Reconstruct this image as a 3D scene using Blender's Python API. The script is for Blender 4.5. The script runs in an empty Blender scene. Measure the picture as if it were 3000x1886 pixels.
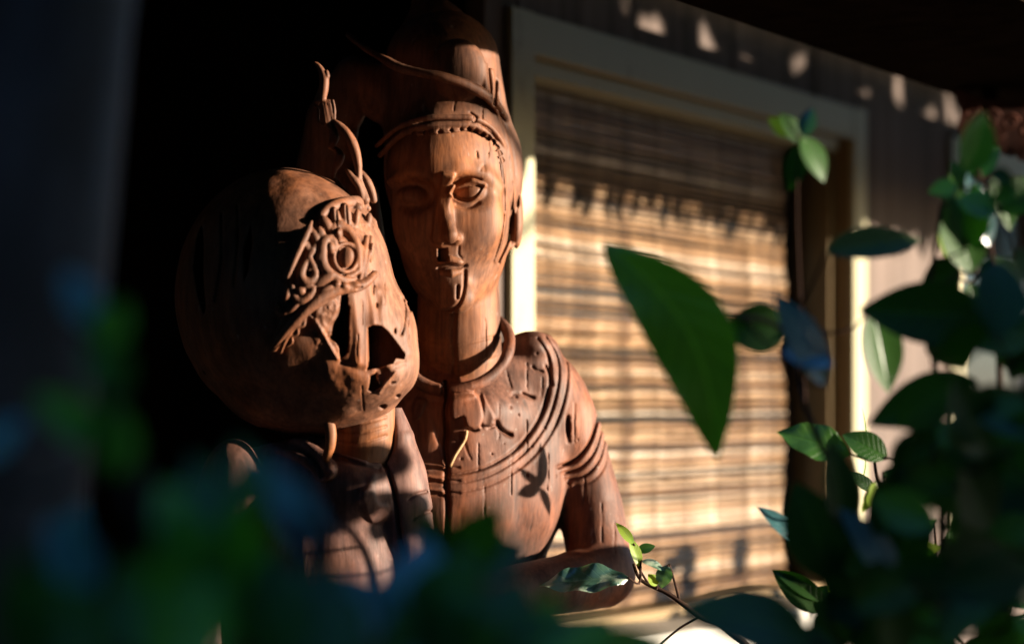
import bpy, math, random
import numpy as np
from mathutils import Vector, Matrix
random.seed(7); np.random.seed(7)
R = math.radians
sc = bpy.context.scene
col = sc.collection

# ------------------------------------------------------------------ camera, sky, sun
CAMH = 1.05                       # lens height above the ground
F = 7083.0                        # 85 mm lens on a 36 mm wide frame, in units of 1/3000 frame width
cam = bpy.data.cameras.new('camera'); co = bpy.data.objects.new('camera', cam); col.objects.link(co)
co.location = (0, 0, CAMH); co.rotation_euler = (R(90), 0, 0)
cam.lens = 85; cam.sensor_width = 36; cam.shift_y = (1200-943)/3000.0
cam.clip_start = 0.02; cam.clip_end = 400
cam.dof.use_dof = True; cam.dof.focus_distance = 2.50; cam.dof.aperture_fstop = 3.1
sc.camera = co

SUN_AZ, SUN_EL = 85.0, 6.3        # azimuth to the right of the line towards the camera
S = Vector((math.sin(R(SUN_AZ))*math.cos(R(SUN_EL)), -math.cos(R(SUN_AZ))*math.cos(R(SUN_EL)), math.sin(R(SUN_EL))))
w_ = bpy.data.worlds.new('World'); sc.world = w_; w_.use_nodes = True
nt = w_.node_tree; bg = nt.nodes['Background']
sky = nt.nodes.new('ShaderNodeTexSky'); sky.sky_type = 'NISHITA'; sky.sun_disc = False
sky.sun_elevation = R(SUN_EL); sky.sun_rotation = math.atan2(S.x, S.y)
nt.links.new(sky.outputs[0], bg.inputs[0]); bg.inputs[1].default_value = 0.15; sky.ozone_density = 5.0
sl = bpy.data.lights.new('sun', 'SUN'); so = bpy.data.objects.new('sun', sl); col.objects.link(so)
sl.energy = 5.0; sl.angle = R(0.5); sl.color = (1.0, 0.86, 0.68)
so.rotation_euler = S.to_track_quat('Z', 'Y').to_euler()
sc.view_settings.view_transform = 'Standard'; sc.view_settings.look = 'None'
sc.view_settings.exposure = 2.05; sc.view_settings.gamma = 1.0
try: sc.view_settings.use_curve_mapping = False
except Exception: pass
sc.render.engine = 'CYCLES'
sc.cycles.use_denoising = True
sc.cycles.max_bounces = 6; sc.cycles.diffuse_bounces = 1
sc.cycles.sample_clamp_indirect = 4.0

# ------------------------------------------------------------------ helpers
def link(o, parent=None):
    col.objects.link(o)
    if parent is not None: o.parent = parent
    return o
def tag(o, label=None, cat=None, group=None, kind=None):
    if label: o['label'] = label
    if cat: o['category'] = cat
    if group: o['group'] = group
    if kind: o['kind'] = kind
    return o
def empty(name, loc=(0, 0, 0)):
    o = bpy.data.objects.new(name, None); o.location = loc; o.empty_display_size = 0.05
    return link(o)
def mesh_obj(name, verts, faces, mat, parent=None, smooth=False):
    me = bpy.data.meshes.new(name); me.from_pydata([tuple(v) for v in verts], [], [tuple(f) for f in faces])
    if smooth: me.polygons.foreach_set('use_smooth', [True]*len(me.polygons))
    me.materials.append(mat); me.update()
    o = bpy.data.objects.new(name, me)
    link(o, parent)
    if parent is not None: o.matrix_parent_inverse = Matrix.Translation(-Vector(parent.location))
    return o
def PT(px, py, d):
    """a point of the place seen at photo position px,py at distance d along the view"""
    return Vector(((px-1500)/F*d, d, CAMH + (1200-py)/F*d))

class MB:
    def __init__(s): s.v = []; s.f = []
    def hexa(s, p):                       # 8 points: bottom 4 then top 4
        b = len(s.v); s.v += [tuple(q) for q in p]
        for f in ((0,3,2,1),(4,5,6,7),(0,1,5,4),(1,2,6,5),(2,3,7,6),(3,0,4,7)): s.f.append([b+i for i in f])
    def tube(s, pts, rad, n=8, cap=True):
        pts = [Vector(p) for p in pts]
        if not hasattr(rad, '__len__'): rad = [rad]*len(pts)
        b = len(s.v); up = Vector((0.31, 0.2, 0.93))
        for i, p in enumerate(pts):
            t = (pts[min(i+1, len(pts)-1)]-pts[max(i-1, 0)]).normalized()
            a = t.cross(up)
            if a.length < 1e-3: a = t.cross(Vector((1, 0, 0)))
            a.normalize(); c = t.cross(a)
            for k in range(n):
                q = 2*math.pi*k/n
                s.v.append(tuple(p + (a*math.cos(q)+c*math.sin(q))*rad[i]))
        for i in range(len(pts)-1):
            for k in range(n):
                s.f.append([b+i*n+k, b+i*n+(k+1) % n, b+(i+1)*n+(k+1) % n, b+(i+1)*n+k])
        if cap:
            s.f.append([b+k for k in range(n)][::-1]); e = b+(len(pts)-1)*n
            s.f.append([e+k for k in range(n)])
    def build(s, name, mat, parent=None, smooth=False): return mesh_obj(name, s.v, s.f, mat, parent, smooth)

def crom(pts, n=6):
    """smooth curve through points (any dimension), n steps per span"""
    P = np.array(pts, float); out = []
    for i in range(len(P)-1):
        p0 = P[max(i-1, 0)]; p1 = P[i]; p2 = P[i+1]; p3 = P[min(i+2, len(P)-1)]
        for k in range(n):
            t = k/n
            out.append(0.5*((2*p1)+(-p0+p2)*t+(2*p0-5*p1+4*p2-p3)*t*t+(-p0+3*p1-3*p2+p3)*t**3))
    out.append(P[-1]); return np.array(out)

# ------------------------------------------------------------------ materials
ALB = lambda c, k=0.82: tuple(x*k for x in c)
def mat_new(name):
    m = bpy.data.materials.new(name); m.use_nodes = True
    t = m.node_tree; b = t.nodes['Principled BSDF']
    return m, t, b
def N(t, typ, **kw):
    n = t.nodes.new(typ)
    for k, v in kw.items():
        if k in n.inputs.keys(): n.inputs[k].default_value = v
        else: setattr(n, k, v)
    return n
def ramp(t, src, stops):
    r = t.nodes.new('ShaderNodeValToRGB'); e = r.color_ramp.elements
    e[0].position, e[0].color = stops[0][0], (*stops[0][1], 1); e[1].position, e[1].color = stops[-1][0], (*stops[-1][1], 1)
    for p, c in stops[1:-1]:
        q = e.new(p); q.color = (*c, 1)
    t.links.new(src, r.inputs[0]); return r
def coords(t, scale, kind='Object', rot=(0, 0, 0)):
    tc = t.nodes.new('ShaderNodeTexCoord'); mp = t.nodes.new('ShaderNodeMapping')
    mp.inputs['Scale'].default_value = scale; mp.inputs['Rotation'].default_value = rot
    t.links.new(tc.outputs[kind], mp.inputs[0]); return mp.outputs[0]
def mix(t, fac, a, b, mode='MIX'):
    m = t.nodes.new('ShaderNodeMix'); m.data_type = 'RGBA'; m.blend_type = mode
    if isinstance(fac, (int, float)): m.inputs[0].default_value = fac
    else: t.links.new(fac, m.inputs[0])
    for i, x in ((6, a), (7, b)):
        if isinstance(x, tuple): m.inputs[i].default_value = (*x, 1)
        else: t.links.new(x, m.inputs[i])
    return m.outputs[2]

def wood_carved(name, warm, dusty, dust_amt):
    """old carved teak: warm heartwood, dusty grey brown bloom, vertical grain, fine cracks"""
    warm, dusty = ALB(warm, 0.84), ALB(dusty, 0.80)
    warm, dusty = tuple(x*k for x, k in zip(warm, (1.08, 0.93, 0.85))), tuple(x*k for x, k in zip(dusty, (1.07, 0.94, 0.92)))
    m, t, b = mat_new(name)
    n1 = N(t, 'ShaderNodeTexNoise', Scale=9.0, Detail=6.0, Roughness=0.62)
    t.links.new(coords(t, (1, 1, 0.7)), n1.inputs['Vector'])
    r1 = ramp(t, n1.outputs[0], [(0.40-dust_amt*0.22, (0, 0, 0)), (0.66-dust_amt*0.22, (1, 1, 1))])
    g = N(t, 'ShaderNodeTexNoise', Scale=60.0, Detail=5.0, Roughness=0.6)
    t.links.new(coords(t, (1, 1, 0.09)), g.inputs['Vector'])
    rg = ramp(t, g.outputs[0], [(0.30, (0.45, 0.40, 0.38)), (0.5, (0.95, 0.95, 0.95)), (0.70, (1.3, 1.27, 1.22))])
    n2 = N(t, 'ShaderNodeTexNoise', Scale=26.0, Detail=4.0, Roughness=0.6)
    t.links.new(coords(t, (1, 1, 0.8)), n2.inputs['Vector'])
    n2r = ramp(t, n2.outputs[0], [(0.36, (0, 0, 0)), (0.64, (1, 1, 1))]); warmv = mix(t, n2r.outputs[0], tuple(c*0.62 for c in warm), tuple(min(1, c*1.35) for c in warm))
    dn = N(t, 'ShaderNodeTexNoise', Scale=48.0, Detail=5.0, Roughness=0.7); t.links.new(coords(t, (1, 1, 0.6)), dn.inputs['Vector'])
    dr = ramp(t, dn.outputs[0], [(0.35, (0.66, 0.64, 0.62)), (0.65, (1.3, 1.3, 1.3))]); dusty = mix(t, 1.0, dusty, dr.outputs[0], 'MULTIPLY')
    base = mix(t, r1.outputs[0], warmv, dusty)
    base = mix(t, 0.75, base, rg.outputs[0], 'MULTIPLY')
    fg = N(t, 'ShaderNodeTexNoise', Scale=230.0, Detail=3.0, Roughness=0.6); t.links.new(coords(t, (1, 1, 0.06)), fg.inputs['Vector'])
    rf = ramp(t, fg.outputs[0], [(0.34, (0.62, 0.58, 0.55)), (0.52, (1, 1, 1)), (0.70, (1.25, 1.22, 1.2))]); base = mix(t, 0.8, base, rf.outputs[0], 'MULTIPLY')
    wn = N(t, 'ShaderNodeTexNoise', Scale=5.0, Detail=3.0); t.links.new(coords(t, (1, 1, 1)), wn.inputs['Vector'])
    rw = ramp(t, wn.outputs[0], [(0.35, (0.80, 0.74, 0.70)), (0.65, (1.15, 1.12, 1.1))]); base = mix(t, 1.0, base, rw.outputs[0], 'MULTIPLY')
    sp = N(t, 'ShaderNodeTexNoise', Scale=130.0, Detail=2.0, Roughness=0.5)
    t.links.new(coords(t, (1, 1, 0.6)), sp.inputs['Vector'])
    rs = ramp(t, sp.outputs[0], [(0.70, (0, 0, 0)), (0.78, (0.55, 0.55, 0.55))])
    base = mix(t, rs.outputs[0], base, (0.24, 0.19, 0.16))
    # thin dark checks along the grain
    ck = N(t, 'ShaderNodeTexNoise', Scale=38.0, Detail=3.0, Roughness=0.5)
    t.links.new(coords(t, (1, 1, 0.045)), ck.inputs['Vector'])
    rc = ramp(t, ck.outputs[0], [(0.25, (1, 1, 1)), (0.285, (0, 0, 0))])
    base = mix(t, rc.outputs[0], base, (0.035, 0.018, 0.012))
    t.links.new(base, b.inputs['Base Color'])
    b.inputs['Roughness'].default_value = 0.62
    b.inputs['Specular IOR Level'].default_value = 0.28
    vo = N(t, 'ShaderNodeTexVoronoi', Scale=42.0); vo.feature = 'SMOOTH_F1'; t.links.new(coords(t, (1, 1, 0.55)), vo.inputs['Vector'])
    b1 = N(t, 'ShaderNodeBump', Strength=0.22, Distance=0.006); t.links.new(vo.outputs['Distance'], b1.inputs['Height'])
    b2 = N(t, 'ShaderNodeBump', Strength=0.30, Distance=0.0012); t.links.new(fg.outputs[0], b2.inputs['Height']); t.links.new(b1.outputs[0], b2.inputs['Normal'])
    b3 = N(t, 'ShaderNodeBump', Strength=0.35, Distance=0.001); b3.invert = True
    t.links.new(rc.outputs[0], b3.inputs['Height']); t.links.new(b2.outputs[0], b3.inputs['Normal'])
    t.links.new(b3.outputs[0], b.inputs['Normal'])
    return m
M_face = wood_carved('carved_teak_face', (0.235, 0.100, 0.038), (0.175, 0.098, 0.062), 0.18)
M_hat = wood_carved('carved_teak_headdress', (0.21, 0.088, 0.034), (0.155, 0.088, 0.058), 0.36)
M_body = wood_carved('carved_teak_body', (0.20, 0.068, 0.022), (0.140, 0.076, 0.054), 0.50)
M_wface = wood_carved('carved_teak_woman', (0.225, 0.083, 0.026), (0.175, 0.092, 0.055), 0.32)
M_wbody = wood_carved('carved_teak_shawl', (0.20, 0.078, 0.030), (0.145, 0.085, 0.070), 0.75)
M_neck = wood_carved('carved_teak_neck', (0.25, 0.098, 0.026), (0.18, 0.092, 0.050), 0.1)

def painted(name, c, worn, rough=0.5):
    c, worn = ALB(c), ALB(worn)
    m, t, b = mat_new(name)
    n = N(t, 'ShaderNodeTexNoise', Scale=14.0, Detail=6.0, Roughness=0.65); t.links.new(coords(t, (1, 1, 0.5)), n.inputs['Vector'])
    r = ramp(t, n.outputs[0], [(0.28, worn), (0.42, c), (0.8, tuple(min(1, x*1.06) for x in c))])
    t.links.new(r.outputs[0], b.inputs['Base Color']); b.inputs['Roughness'].default_value = rough
    bp = N(t, 'ShaderNodeBump', Strength=0.15, Distance=0.002); t.links.new(n.outputs[0], bp.inputs['Height']); t.links.new(bp.outputs[0], b.inputs['Normal'])
    return m
M_cream = painted('cream_paint', (0.37, 0.33, 0.195), (0.22, 0.19, 0.11))
M_jamb = painted('yellow_brown_varnish', (0.20, 0.125, 0.045), (0.12, 0.075, 0.03), 0.45)
M_sill = painted('grey_white_paint', (0.38, 0.36, 0.315), (0.25, 0.235, 0.21))
def plank_mat(name, c1, c2, c3, spec=0.3):
    c1, c2, c3 = ALB(c1), ALB(c2), ALB(c3)
    m, t, b = mat_new(name)
    n = N(t, 'ShaderNodeTexNoise', Scale=22.0, Detail=6.0, Roughness=0.6); t.links.new(coords(t, (1, 1, 0.06)), n.inputs['Vector'])
    n2 = N(t, 'ShaderNodeTexNoise', Scale=3.0, Detail=5.0); t.links.new(coords(t, (1, 1, 0.5)), n2.inputs['Vector'])
    r = ramp(t, n.outputs[0], [(0.3, c1), (0.5, c2), (0.72, c3)])
    oi = t.nodes.new('ShaderNodeObjectInfo'); rr = ramp(t, oi.outputs['Random'], [(0, (0.8, 0.8, 0.8)), (1, (1.08, 1.05, 1.02))])
    c = mix(t, 1.0, r.outputs[0], rr.outputs[0], 'MULTIPLY')
    r2 = ramp(t, n2.outputs[0], [(0.3, (0.75, 0.74, 0.72)), (0.65, (1.05, 1.03, 1.0))])
    c = mix(t, 1.0, c, r2.outputs[0], 'MULTIPLY')
    t.links.new(c, b.inputs['Base Color']); b.inputs['Roughness'].default_value = 0.8; b.inputs['Specular IOR Level'].default_value = spec
    bp = N(t, 'ShaderNodeBump', Strength=0.3, Distance=0.003); t.links.new(n.outputs[0], bp.inputs['Height']); t.links.new(bp.outputs[0], b.inputs['Normal'])
    return m
M_wall = plank_mat('weathered_pink_grey_boards', (0.07, 0.050, 0.041), (0.135, 0.098, 0.084), (0.20, 0.152, 0.134))
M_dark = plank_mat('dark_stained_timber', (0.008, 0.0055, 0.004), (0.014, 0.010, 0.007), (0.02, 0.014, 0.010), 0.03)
M_bounce = plank_mat('bounce_wall_boards', (0.008, 0.005, 0.003), (0.014, 0.009, 0.006), (0.02, 0.013, 0.008), 0.05)
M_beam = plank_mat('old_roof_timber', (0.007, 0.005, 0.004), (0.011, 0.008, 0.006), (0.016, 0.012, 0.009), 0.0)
M_redwood = plank_mat('red_brown_bracket_wood', (0.025, 0.009, 0.006), (0.06, 0.02, 0.013), (0.10, 0.035, 0.022), 0.1)
def bamboo():
    m, t, b = mat_new('bamboo_slat')
    oi = t.nodes.new('ShaderNodeObjectInfo')
    r = ramp(t, oi.outputs['Random'], [(0.0, (0.035, 0.018, 0.008)), (0.18, (0.12, 0.062, 0.026)), (0.5, (0.19, 0.108, 0.052)), (0.8, (0.235, 0.150, 0.085)), (1.0, (0.32, 0.25, 0.185))])
    n = N(t, 'ShaderNodeTexNoise', Scale=16.0, Detail=4.0, Roughness=0.6); t.links.new(coords(t, (1.5, 1.5, 5)), n.inputs['Vector'])
    va = N(t, 'ShaderNodeVectorMath', operation='ADD'); 
    r2 = ramp(t, n.outputs[0], [(0.34, (0.42, 0.34, 0.26)), (0.5, (0.92, 0.9, 0.88)), (0.64, (1.5, 1.6, 1.75))])  # bright stop paints whitish patches in place of glints
    c = mix(t, 1.0, r.outputs[0], r2.outputs[0], 'MULTIPLY')
    t.links.new(c, b.inputs['Base Color']); b.inputs['Roughness'].default_value = 0.34
    b.inputs['Specular IOR Level'].default_value = 0.6
    return m
M_bamboo = bamboo()
m, t, b = mat_new('blind_cord'); b.inputs['Base Color'].default_value = (0.09, 0.055, 0.028, 1); b.inputs['Roughness'].default_value = 0.9; M_cord = m
m, t, b = mat_new('window_glass'); b.inputs['Base Color'].default_value = (0.02, 0.022, 0.025, 1); b.inputs['Roughness'].default_value = 0.08; M_glass = m
def leaf_mat(name, c1, c2, rough, spec, transl=0.35):
    c1, c2 = ALB(c1, .88), ALB(c2, .88)
    m, t, b = mat_new(name)
    oi = t.nodes.new('ShaderNodeObjectInfo')
    n = N(t, 'ShaderNodeTexNoise', Scale=30.0, Detail=4.0, Roughness=0.6); t.links.new(coords(t, (1, 1, 1)), n.inputs['Vector'])
    a = N(t, 'ShaderNodeMath', operation='MULTIPLY_ADD'); t.links.new(n.outputs[0], a.inputs[0]); a.inputs[1].default_value = 0.6
    t.links.new(oi.outputs['Random'], a.inputs[2])
    a2 = N(t, 'ShaderNodeMath', operation='MULTIPLY'); t.links.new(a.outputs[0], a2.inputs[0]); a2.inputs[1].default_value = 0.63
    r = ramp(t, a2.outputs[0], [(0.1, c1), (0.95, c2)])
    uv = t.nodes.new('ShaderNodeTexCoord'); sx = t.nodes.new('ShaderNodeSeparateXYZ'); t.links.new(uv.outputs['UV'], sx.inputs[0])
    def M2(op, p, q): 
        m_ = t.nodes.new('ShaderNodeMath'); m_.operation = op
        for i_, x_ in enumerate((p, q)):
            if x_ is None: continue
            if isinstance(x_, (int, float)): m_.inputs[i_].default_value = x_
            else: t.links.new(x_, m_.inputs[i_])
        return m_.outputs[0]
    ac = M2('ABSOLUTE', M2('SUBTRACT', sx.outputs[0], 0.5), None)
    side = M2('SINE', M2('MULTIPLY', M2('SUBTRACT', sx.outputs[1], M2('MULTIPLY', ac, 0.42)), 52.0), None)
    v1 = ramp(t, ac, [(0.012, (1, 1, 1)), (0.035, (0, 0, 0))]); v2 = ramp(t, side, [(0.90, (0, 0, 0)), (0.985, (0.5, 0.5, 0.5))])
    ve = M2('MAXIMUM', v1.outputs[0], v2.outputs[0])
    class _R: outputs = [mix(t, M2('MULTIPLY', ve, 0.22), r.outputs[0], tuple(min(1, x*2.6+0.012) for x in c2))]
    r = _R
    t.links.new(r.outputs[0], b.inputs['Base Color']); b.inputs['Roughness'].default_value = rough
    b.inputs['Specular IOR Level'].default_value = spec
    hh = M2('SUBTRACT', M2('MULTIPLY', n.outputs[0], 0.6), ve)
    bp = N(t, 'ShaderNodeBump', Strength=0.35, Distance=0.002); t.links.new(hh, bp.inputs['Height']); t.links.new(bp.outputs[0], b.inputs['Normal'])
    tr = t.nodes.new('ShaderNodeBsdfTranslucent'); hs = N(t, 'ShaderNodeMix', data_type='RGBA', blend_type='MULTIPLY')
    hs.inputs[0].default_value = 1.0; t.links.new(r.outputs[0], hs.inputs[6]); hs.inputs[7].default_value = (2.0, 2.6, 0.7, 1)
    t.links.new(hs.outputs[2], tr.inputs[0])
    ms = t.nodes.new('ShaderNodeMixShader'); ms.inputs[0].default_value = transl
    out = t.nodes['Material Output']
    t.links.new(b.outputs[0], ms.inputs[1]); t.links.new(tr.outputs[0], ms.inputs[2]); t.links.new(ms.outputs[0], out.inputs[0])
    return m
M_leaf = leaf_mat('glossy_leaf', (0.018, 0.065, 0.007), (0.036, 0.11, 0.014), 0.35, 0.5)
M_leaffg = leaf_mat('lifted_green_leaf', (0.05, 0.17, 0.015), (0.10, 0.28, 0.03), 0.35, 0.5)  # greens raised in the colour to stand in for more sky fill
M_leafdark = leaf_mat('dark_leaf', (0.008, 0.034, 0.003), (0.018, 0.062, 0.006), 0.5, 0.25, 0.3)
M_leafyoung = leaf_mat('young_yellow_leaf', (0.19, 0.30, 0.02), (0.28, 0.40, 0.035), 0.45, 0.4, 0.45)
M_leafsky = leaf_mat('sky_tinted_leaf', (0.022, 0.075, 0.08), (0.045, 0.12, 0.125), 0.28, 0.9, 0.12)  # blue in the base colour stands for reflected sky
M_leafskyteal = leaf_mat('sky_teal_leaf', (0.05, 0.18, 0.19), (0.10, 0.26, 0.28), 0.28, 1.0, 0.12)  # brighter teal base, imitating sky reflected on the near leaves
def variegated():
    m = leaf_mat('variegated_leaf', (0.04, 0.10, 0.07), (0.08, 0.15, 0.10), 0.3, 0.8, 0.15); t = m.node_tree; b = t.nodes['Principled BSDF']
    n = N(t, 'ShaderNodeTexNoise', Scale=42.0, Detail=4.0); t.links.new(coords(t, (1, 1, 1)), n.inputs['Vector'])
    r = ramp(t, n.outputs[0], [(0.47, (0, 0, 0)), (0.58, (1, 1, 1))]); src = b.inputs['Base Color'].links[0].from_socket
    t.links.new(mix(t, r.outputs[0], src, (0.36, 0.42, 0.30)), b.inputs['Base Color']); return m
M_leafvar = variegated()
m, t, b = mat_new('red_brown_stem'); b.inputs['Base Color'].default_value = (0.030, 0.015, 0.010, 1); b.inputs['Roughness'].default_value = 0.9; b.inputs['Specular IOR Level'].default_value = 0.1; M_stem = m
m, t, b = mat_new('dry_twig'); b.inputs['Base Color'].default_value = (0.33, 0.20, 0.085, 1); b.inputs['Roughness'].default_value = 0.6; M_twig = m
m, t, b = mat_new('bark')
n = N(t, 'ShaderNodeTexNoise', Scale=7.0, Detail=7.0, Roughness=0.65); t.links.new(coords(t, (1, 1, 0.45)), n.inputs['Vector'])
r = ramp(t, n.outputs[0], [(0.38, (0.004, 0.004, 0.005)), (0.52, (0.018, 0.019, 0.023)), (0.7, (0.065, 0.069, 0.082))]); t.links.new(r.outputs[0], b.inputs['Base Color'])
b.inputs['Roughness'].default_value = 0.85
bp = N(t, 'ShaderNodeBump', Strength=0.6, Distance=0.01); t.links.new(n.outputs[0], bp.inputs['Height']); t.links.new(bp.outputs[0], b.inputs['Normal']); M_bark = m
m, t, b = mat_new('garden_soil')
n = N(t, 'ShaderNodeTexNoise', Scale=5.0, Detail=8.0); t.links.new(coords(t, (1, 1, 1)), n.inputs['Vector'])
r = ramp(t, n.outputs[0], [(0.35, (0.035, 0.026, 0.018)), (0.65, (0.08, 0.06, 0.042))]); t.links.new(r.outputs[0], b.inputs['Base Color']); b.inputs['Roughness'].default_value = 0.95; M_soil = m
M_shadeleaf = leaf_mat('shade_leaf_mass', (0.008, 0.022, 0.006), (0.02, 0.05, 0.012), 0.6, 0.3, 0.1)
M_stone = painted('stone_plinth', (0.26, 0.23, 0.20), (0.14, 0.12, 0.10), 0.8)

# ------------------------------------------------------------------ ground
gv, gf = [], []
n_ = 40
for j in range(n_+1):
    for i in range(n_+1):
        a = (i/n_*2-1); c = (j/n_*2-1); x = a*abs(a)*150; y = c*abs(c)*150
        gv.append((x, y, 0.012*math.sin(x*3.1)*math.cos(y*2.3) if abs(x)+abs(y) < 12 else 0))
for j in range(n_):
    for i in range(n_):
        q = j*(n_+1)+i; gf.append((q, q+1, q+n_+2, q+n_+1))
tag(mesh_obj('ground', gv, gf, M_soil, None, True), kind='structure')

# ------------------------------------------------------------------ house wall frame: s along the wall, o out of the wall, z up
TH = math.atan2(4000, F)
WD = Vector((math.sin(TH), math.cos(TH), 0)); WN = Vector((math.cos(TH), -math.sin(TH), 0))
W0 = Vector((0, 3.40, CAMH))
def WP(s, o, z): return W0 + WD*s + WN*o + Vector((0, 0, z))
def wbox(mb, s0, s1, o0, o1, z0, z1, j=0.0):
    q = lambda: random.uniform(-j, j)
    p = [WP(s0, o0, z0), WP(s1, o0, z0), WP(s1, o1, z0), WP(s0, o1, z0), WP(s0, o0, z1), WP(s1, o0, z1), WP(s1, o1, z1), WP(s0, o1, z1)]
    mb.hexa([v+Vector((q(), q(), q())) for v in p])
def wpart(name, mat, parent, *a, **k):
    mb = MB(); wbox(mb, *a, **k); return mb.build(name, mat, parent)

ZT, ZB = 0.5055, -0.335           # window opening, heights from the lens
SW0, SW1 = 0.0465, 1.281
wall = empty('wall', WP(0, 0, -CAMH)); tag(wall, 'weathered pinkish board wall of the house around the windows', 'wall')
def plank_run(s0, s1, z0, z1):
    s = s0
    while s < s1-1e-4:
        e = min(s+random.uniform(0.17, 0.215), s1)
        if s1-e < 0.05: e = s1
        d = random.uniform(-0.003, 0.0015)
        wpart('plank', M_wall, wall, s+0.0022, e-0.0022, -0.03+d, d, z0, z1); s = e
plank_run(-0.075, SW0-0.03, -CAMH, 0.98)
plank_run(SW0-0.03, SW1+0.03, ZT+0.03, 0.98)
plank_run(SW0-0.03, SW1+0.03, -CAMH, ZB-0.06)
plank_run(SW1+0.03, 1.87, -CAMH, 0.98)
plank_run(1.87, 3.05, ZT+0.03, 0.98)
plank_run(1.87, 3.05, -CAMH, ZB-0.06)
plank_run(3.05, 4.6, -CAMH, 0.98)
# solid backing so that no light leaks through the joints
mb = MB()
for a in ((-0.062, SW0-0.03, -CAMH, 0.98), (SW0-0.03, SW1+0.03, ZT+0.03, 0.98), (SW0-0.03, SW1+0.03, -CAMH, ZB-0.06), (SW1+0.03, 1.87, -CAMH, 0.98),
          (1.87, 3.05, ZT+0.03, 0.98), (1.87, 3.05, -CAMH, ZB-0.06), (3.05, 4.6, -CAMH, 0.98)):
    wbox(mb, a[0], a[1], -0.12, -0.034, a[2], a[3])
mb.build('wall_core', M_dark, wall)

def window(s0, s1, label):
    w = empty('window', WP((s0+s1)/2, 0, ZB)); tag(w, label, 'window')
    wpart('casing_board', M_cream, w, s0-0.0645, s0, 0.002, 0.011, ZB-0.02, ZT+0.0585)
    wpart('casing_board', M_cream, w, s1, s1+0.062, 0.002, 0.011, ZB-0.02, ZT+0.0585)
    wpart('casing_board', M_cream, w, s0+0.001, s1-0.001, 0.002, 0.0095, ZT, ZT+0.0575)
    wpart('jamb', M_jamb, w, s1-0.001, s1+0.028, -0.13, 0.0015, ZB-0.02, ZT-0.001)
    wpart('jamb', M_jamb, w, s0-0.028, s0+0.001, -0.13, 0.0015, ZB-0.02, ZT-0.001)
    wpart('head_jamb', M_jamb, w, s0+0.002, s1-0.002, -0.13, 0.0012, ZT-0.001, ZT+0.028)
    wpart('head_stop', M_cream, w, s0+0.002, s1-0.03, -0.055, -0.012, ZT-0.024, ZT-0.002)
    wpart('stop_strip', M_jamb, w, s1-0.022, s1-0.002, -0.075, -0.03, ZB+0.002, ZT-0.002)
    wpart('bottom_rail', M_jamb, w, s0+0.002, s1-0.002, -0.11, -0.02, ZB+0.001, ZB+0.016)
    wpart('sill', M_sill, w, s0-0.085, s1+0.085, -0.13, 0.10, ZB-0.045, ZB)
    wpart('glass_pane', M_glass, w, s0+0.002, s1-0.002, -0.118, -0.113, ZB+0.017, ZT-0.002)
    return w
win = window(SW0, SW1, 'cream framed window with a bamboo blind behind the statues')
win2 = window(1.90, 3.02, 'second cream framed window half hidden by leaves at the far right')

# bamboo blind hanging inside the first window
blind = empty('bamboo_blind', WP(0.6, -0.07, ZT-0.03)); tag(blind, 'tan bamboo slat blind hanging in the cream window, lower part in the sun', 'blind')
BL0, BL1 = SW0+0.004, 1.13
def slat_mesh(seed):
    rnd = random.Random(seed); mb = MB(); n = 16; L = BL1-BL0; pr = [(0.0047, 0.0), (0.0032, 0.0028), (-0.0032, 0.0028), (-0.0047, 0.0), (-0.0032, -0.0014), (0.0032, -0.0014)]
    a1, a2, p1, p2 = rnd.uniform(0, .0016), rnd.uniform(0, .0012), rnd.uniform(0, 6), rnd.uniform(0, 6)
    nodes = [rnd.randrange(1, n) for _ in range(3)]
    for i in range(n+1):
        x = L*i/n; dz = a1*math.sin(p1+x*5)+a2*math.sin(p2+x*13); k = 1.15 if i in nodes else 1.0
        for (z, o) in pr: mb.v.append((x, o*k, z*k+dz))
    for i in range(n):
        for k in range(6):
            a = i*6+k; bq = i*6+(k+1) % 6; mb.f.append([a, bq, bq+6, a+6])
    mb.f.append([5, 4, 3, 2, 1, 0]); e = n*6; mb.f.append([e+k for k in range(6)])
    me = bpy.data.meshes.new('slat'); me.from_pydata(mb.v, [], mb.f); me.materials.append(M_bamboo)
    me.polygons.foreach_set('use_smooth', [True]*len(me.polygons)); return me
slats = [slat_mesh(i) for i in range(9)]
rot = Matrix(((WD.x, WN.x, 0, 0), (WD.y, WN.y, 0, 0), (0, 0, 1, 0), (0, 0, 0, 1)))
pitch = 0.0104; nsl = int((ZT-0.03-(ZB+0.02))/pitch)
for i in range(nsl):
    o = bpy.data.objects.new('slat', random.choice(slats)); link(o, blind)
    o.matrix_parent_inverse = Matrix.Translation(-Vector(blind.location))
    z = ZT-0.034-i*pitch; sag = 0.0012*math.sin(i*0.21)+0.0012*math.sin(i*0.07)
    tilt = 0.004*math.sin(i*0.13)+random.uniform(-0.0022, 0.0022)
    tw = random.uniform(-0.7, 0.7)
    o.matrix_basis = Matrix.Translation(WP(BL0+random.uniform(-.004, .004), -0.07+random.uniform(-.001, .0015)+0.003*math.sin(i*0.3), z+sag)) @ rot @ Matrix.Rotation(tilt, 4, 'Y') @ Matrix.Rotation(tw, 4, 'X') @ Matrix.Diagonal((1, random.uniform(.8, 1.5), random.choice((.55, .8, 1.0, 1.05, 1.1)), 1))
for k in range(9):
    mb = MB(); s = BL0+0.05+(BL1-BL0-0.1)*k/8
    mb.tube([WP(s+0.001*math.sin(i*1.7), -0.0635+0.003*math.sin(i*0.9), ZT-0.03-(ZT-ZB-0.05)*i/24) for i in range(25)], 0.0008, 5)
    mb.build('cord', M_cord, blind)
wpart('head_rail', M_jamb, blind, BL0, BL1, -0.085, -0.055, ZT-0.03, ZT-0.0245)
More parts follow.
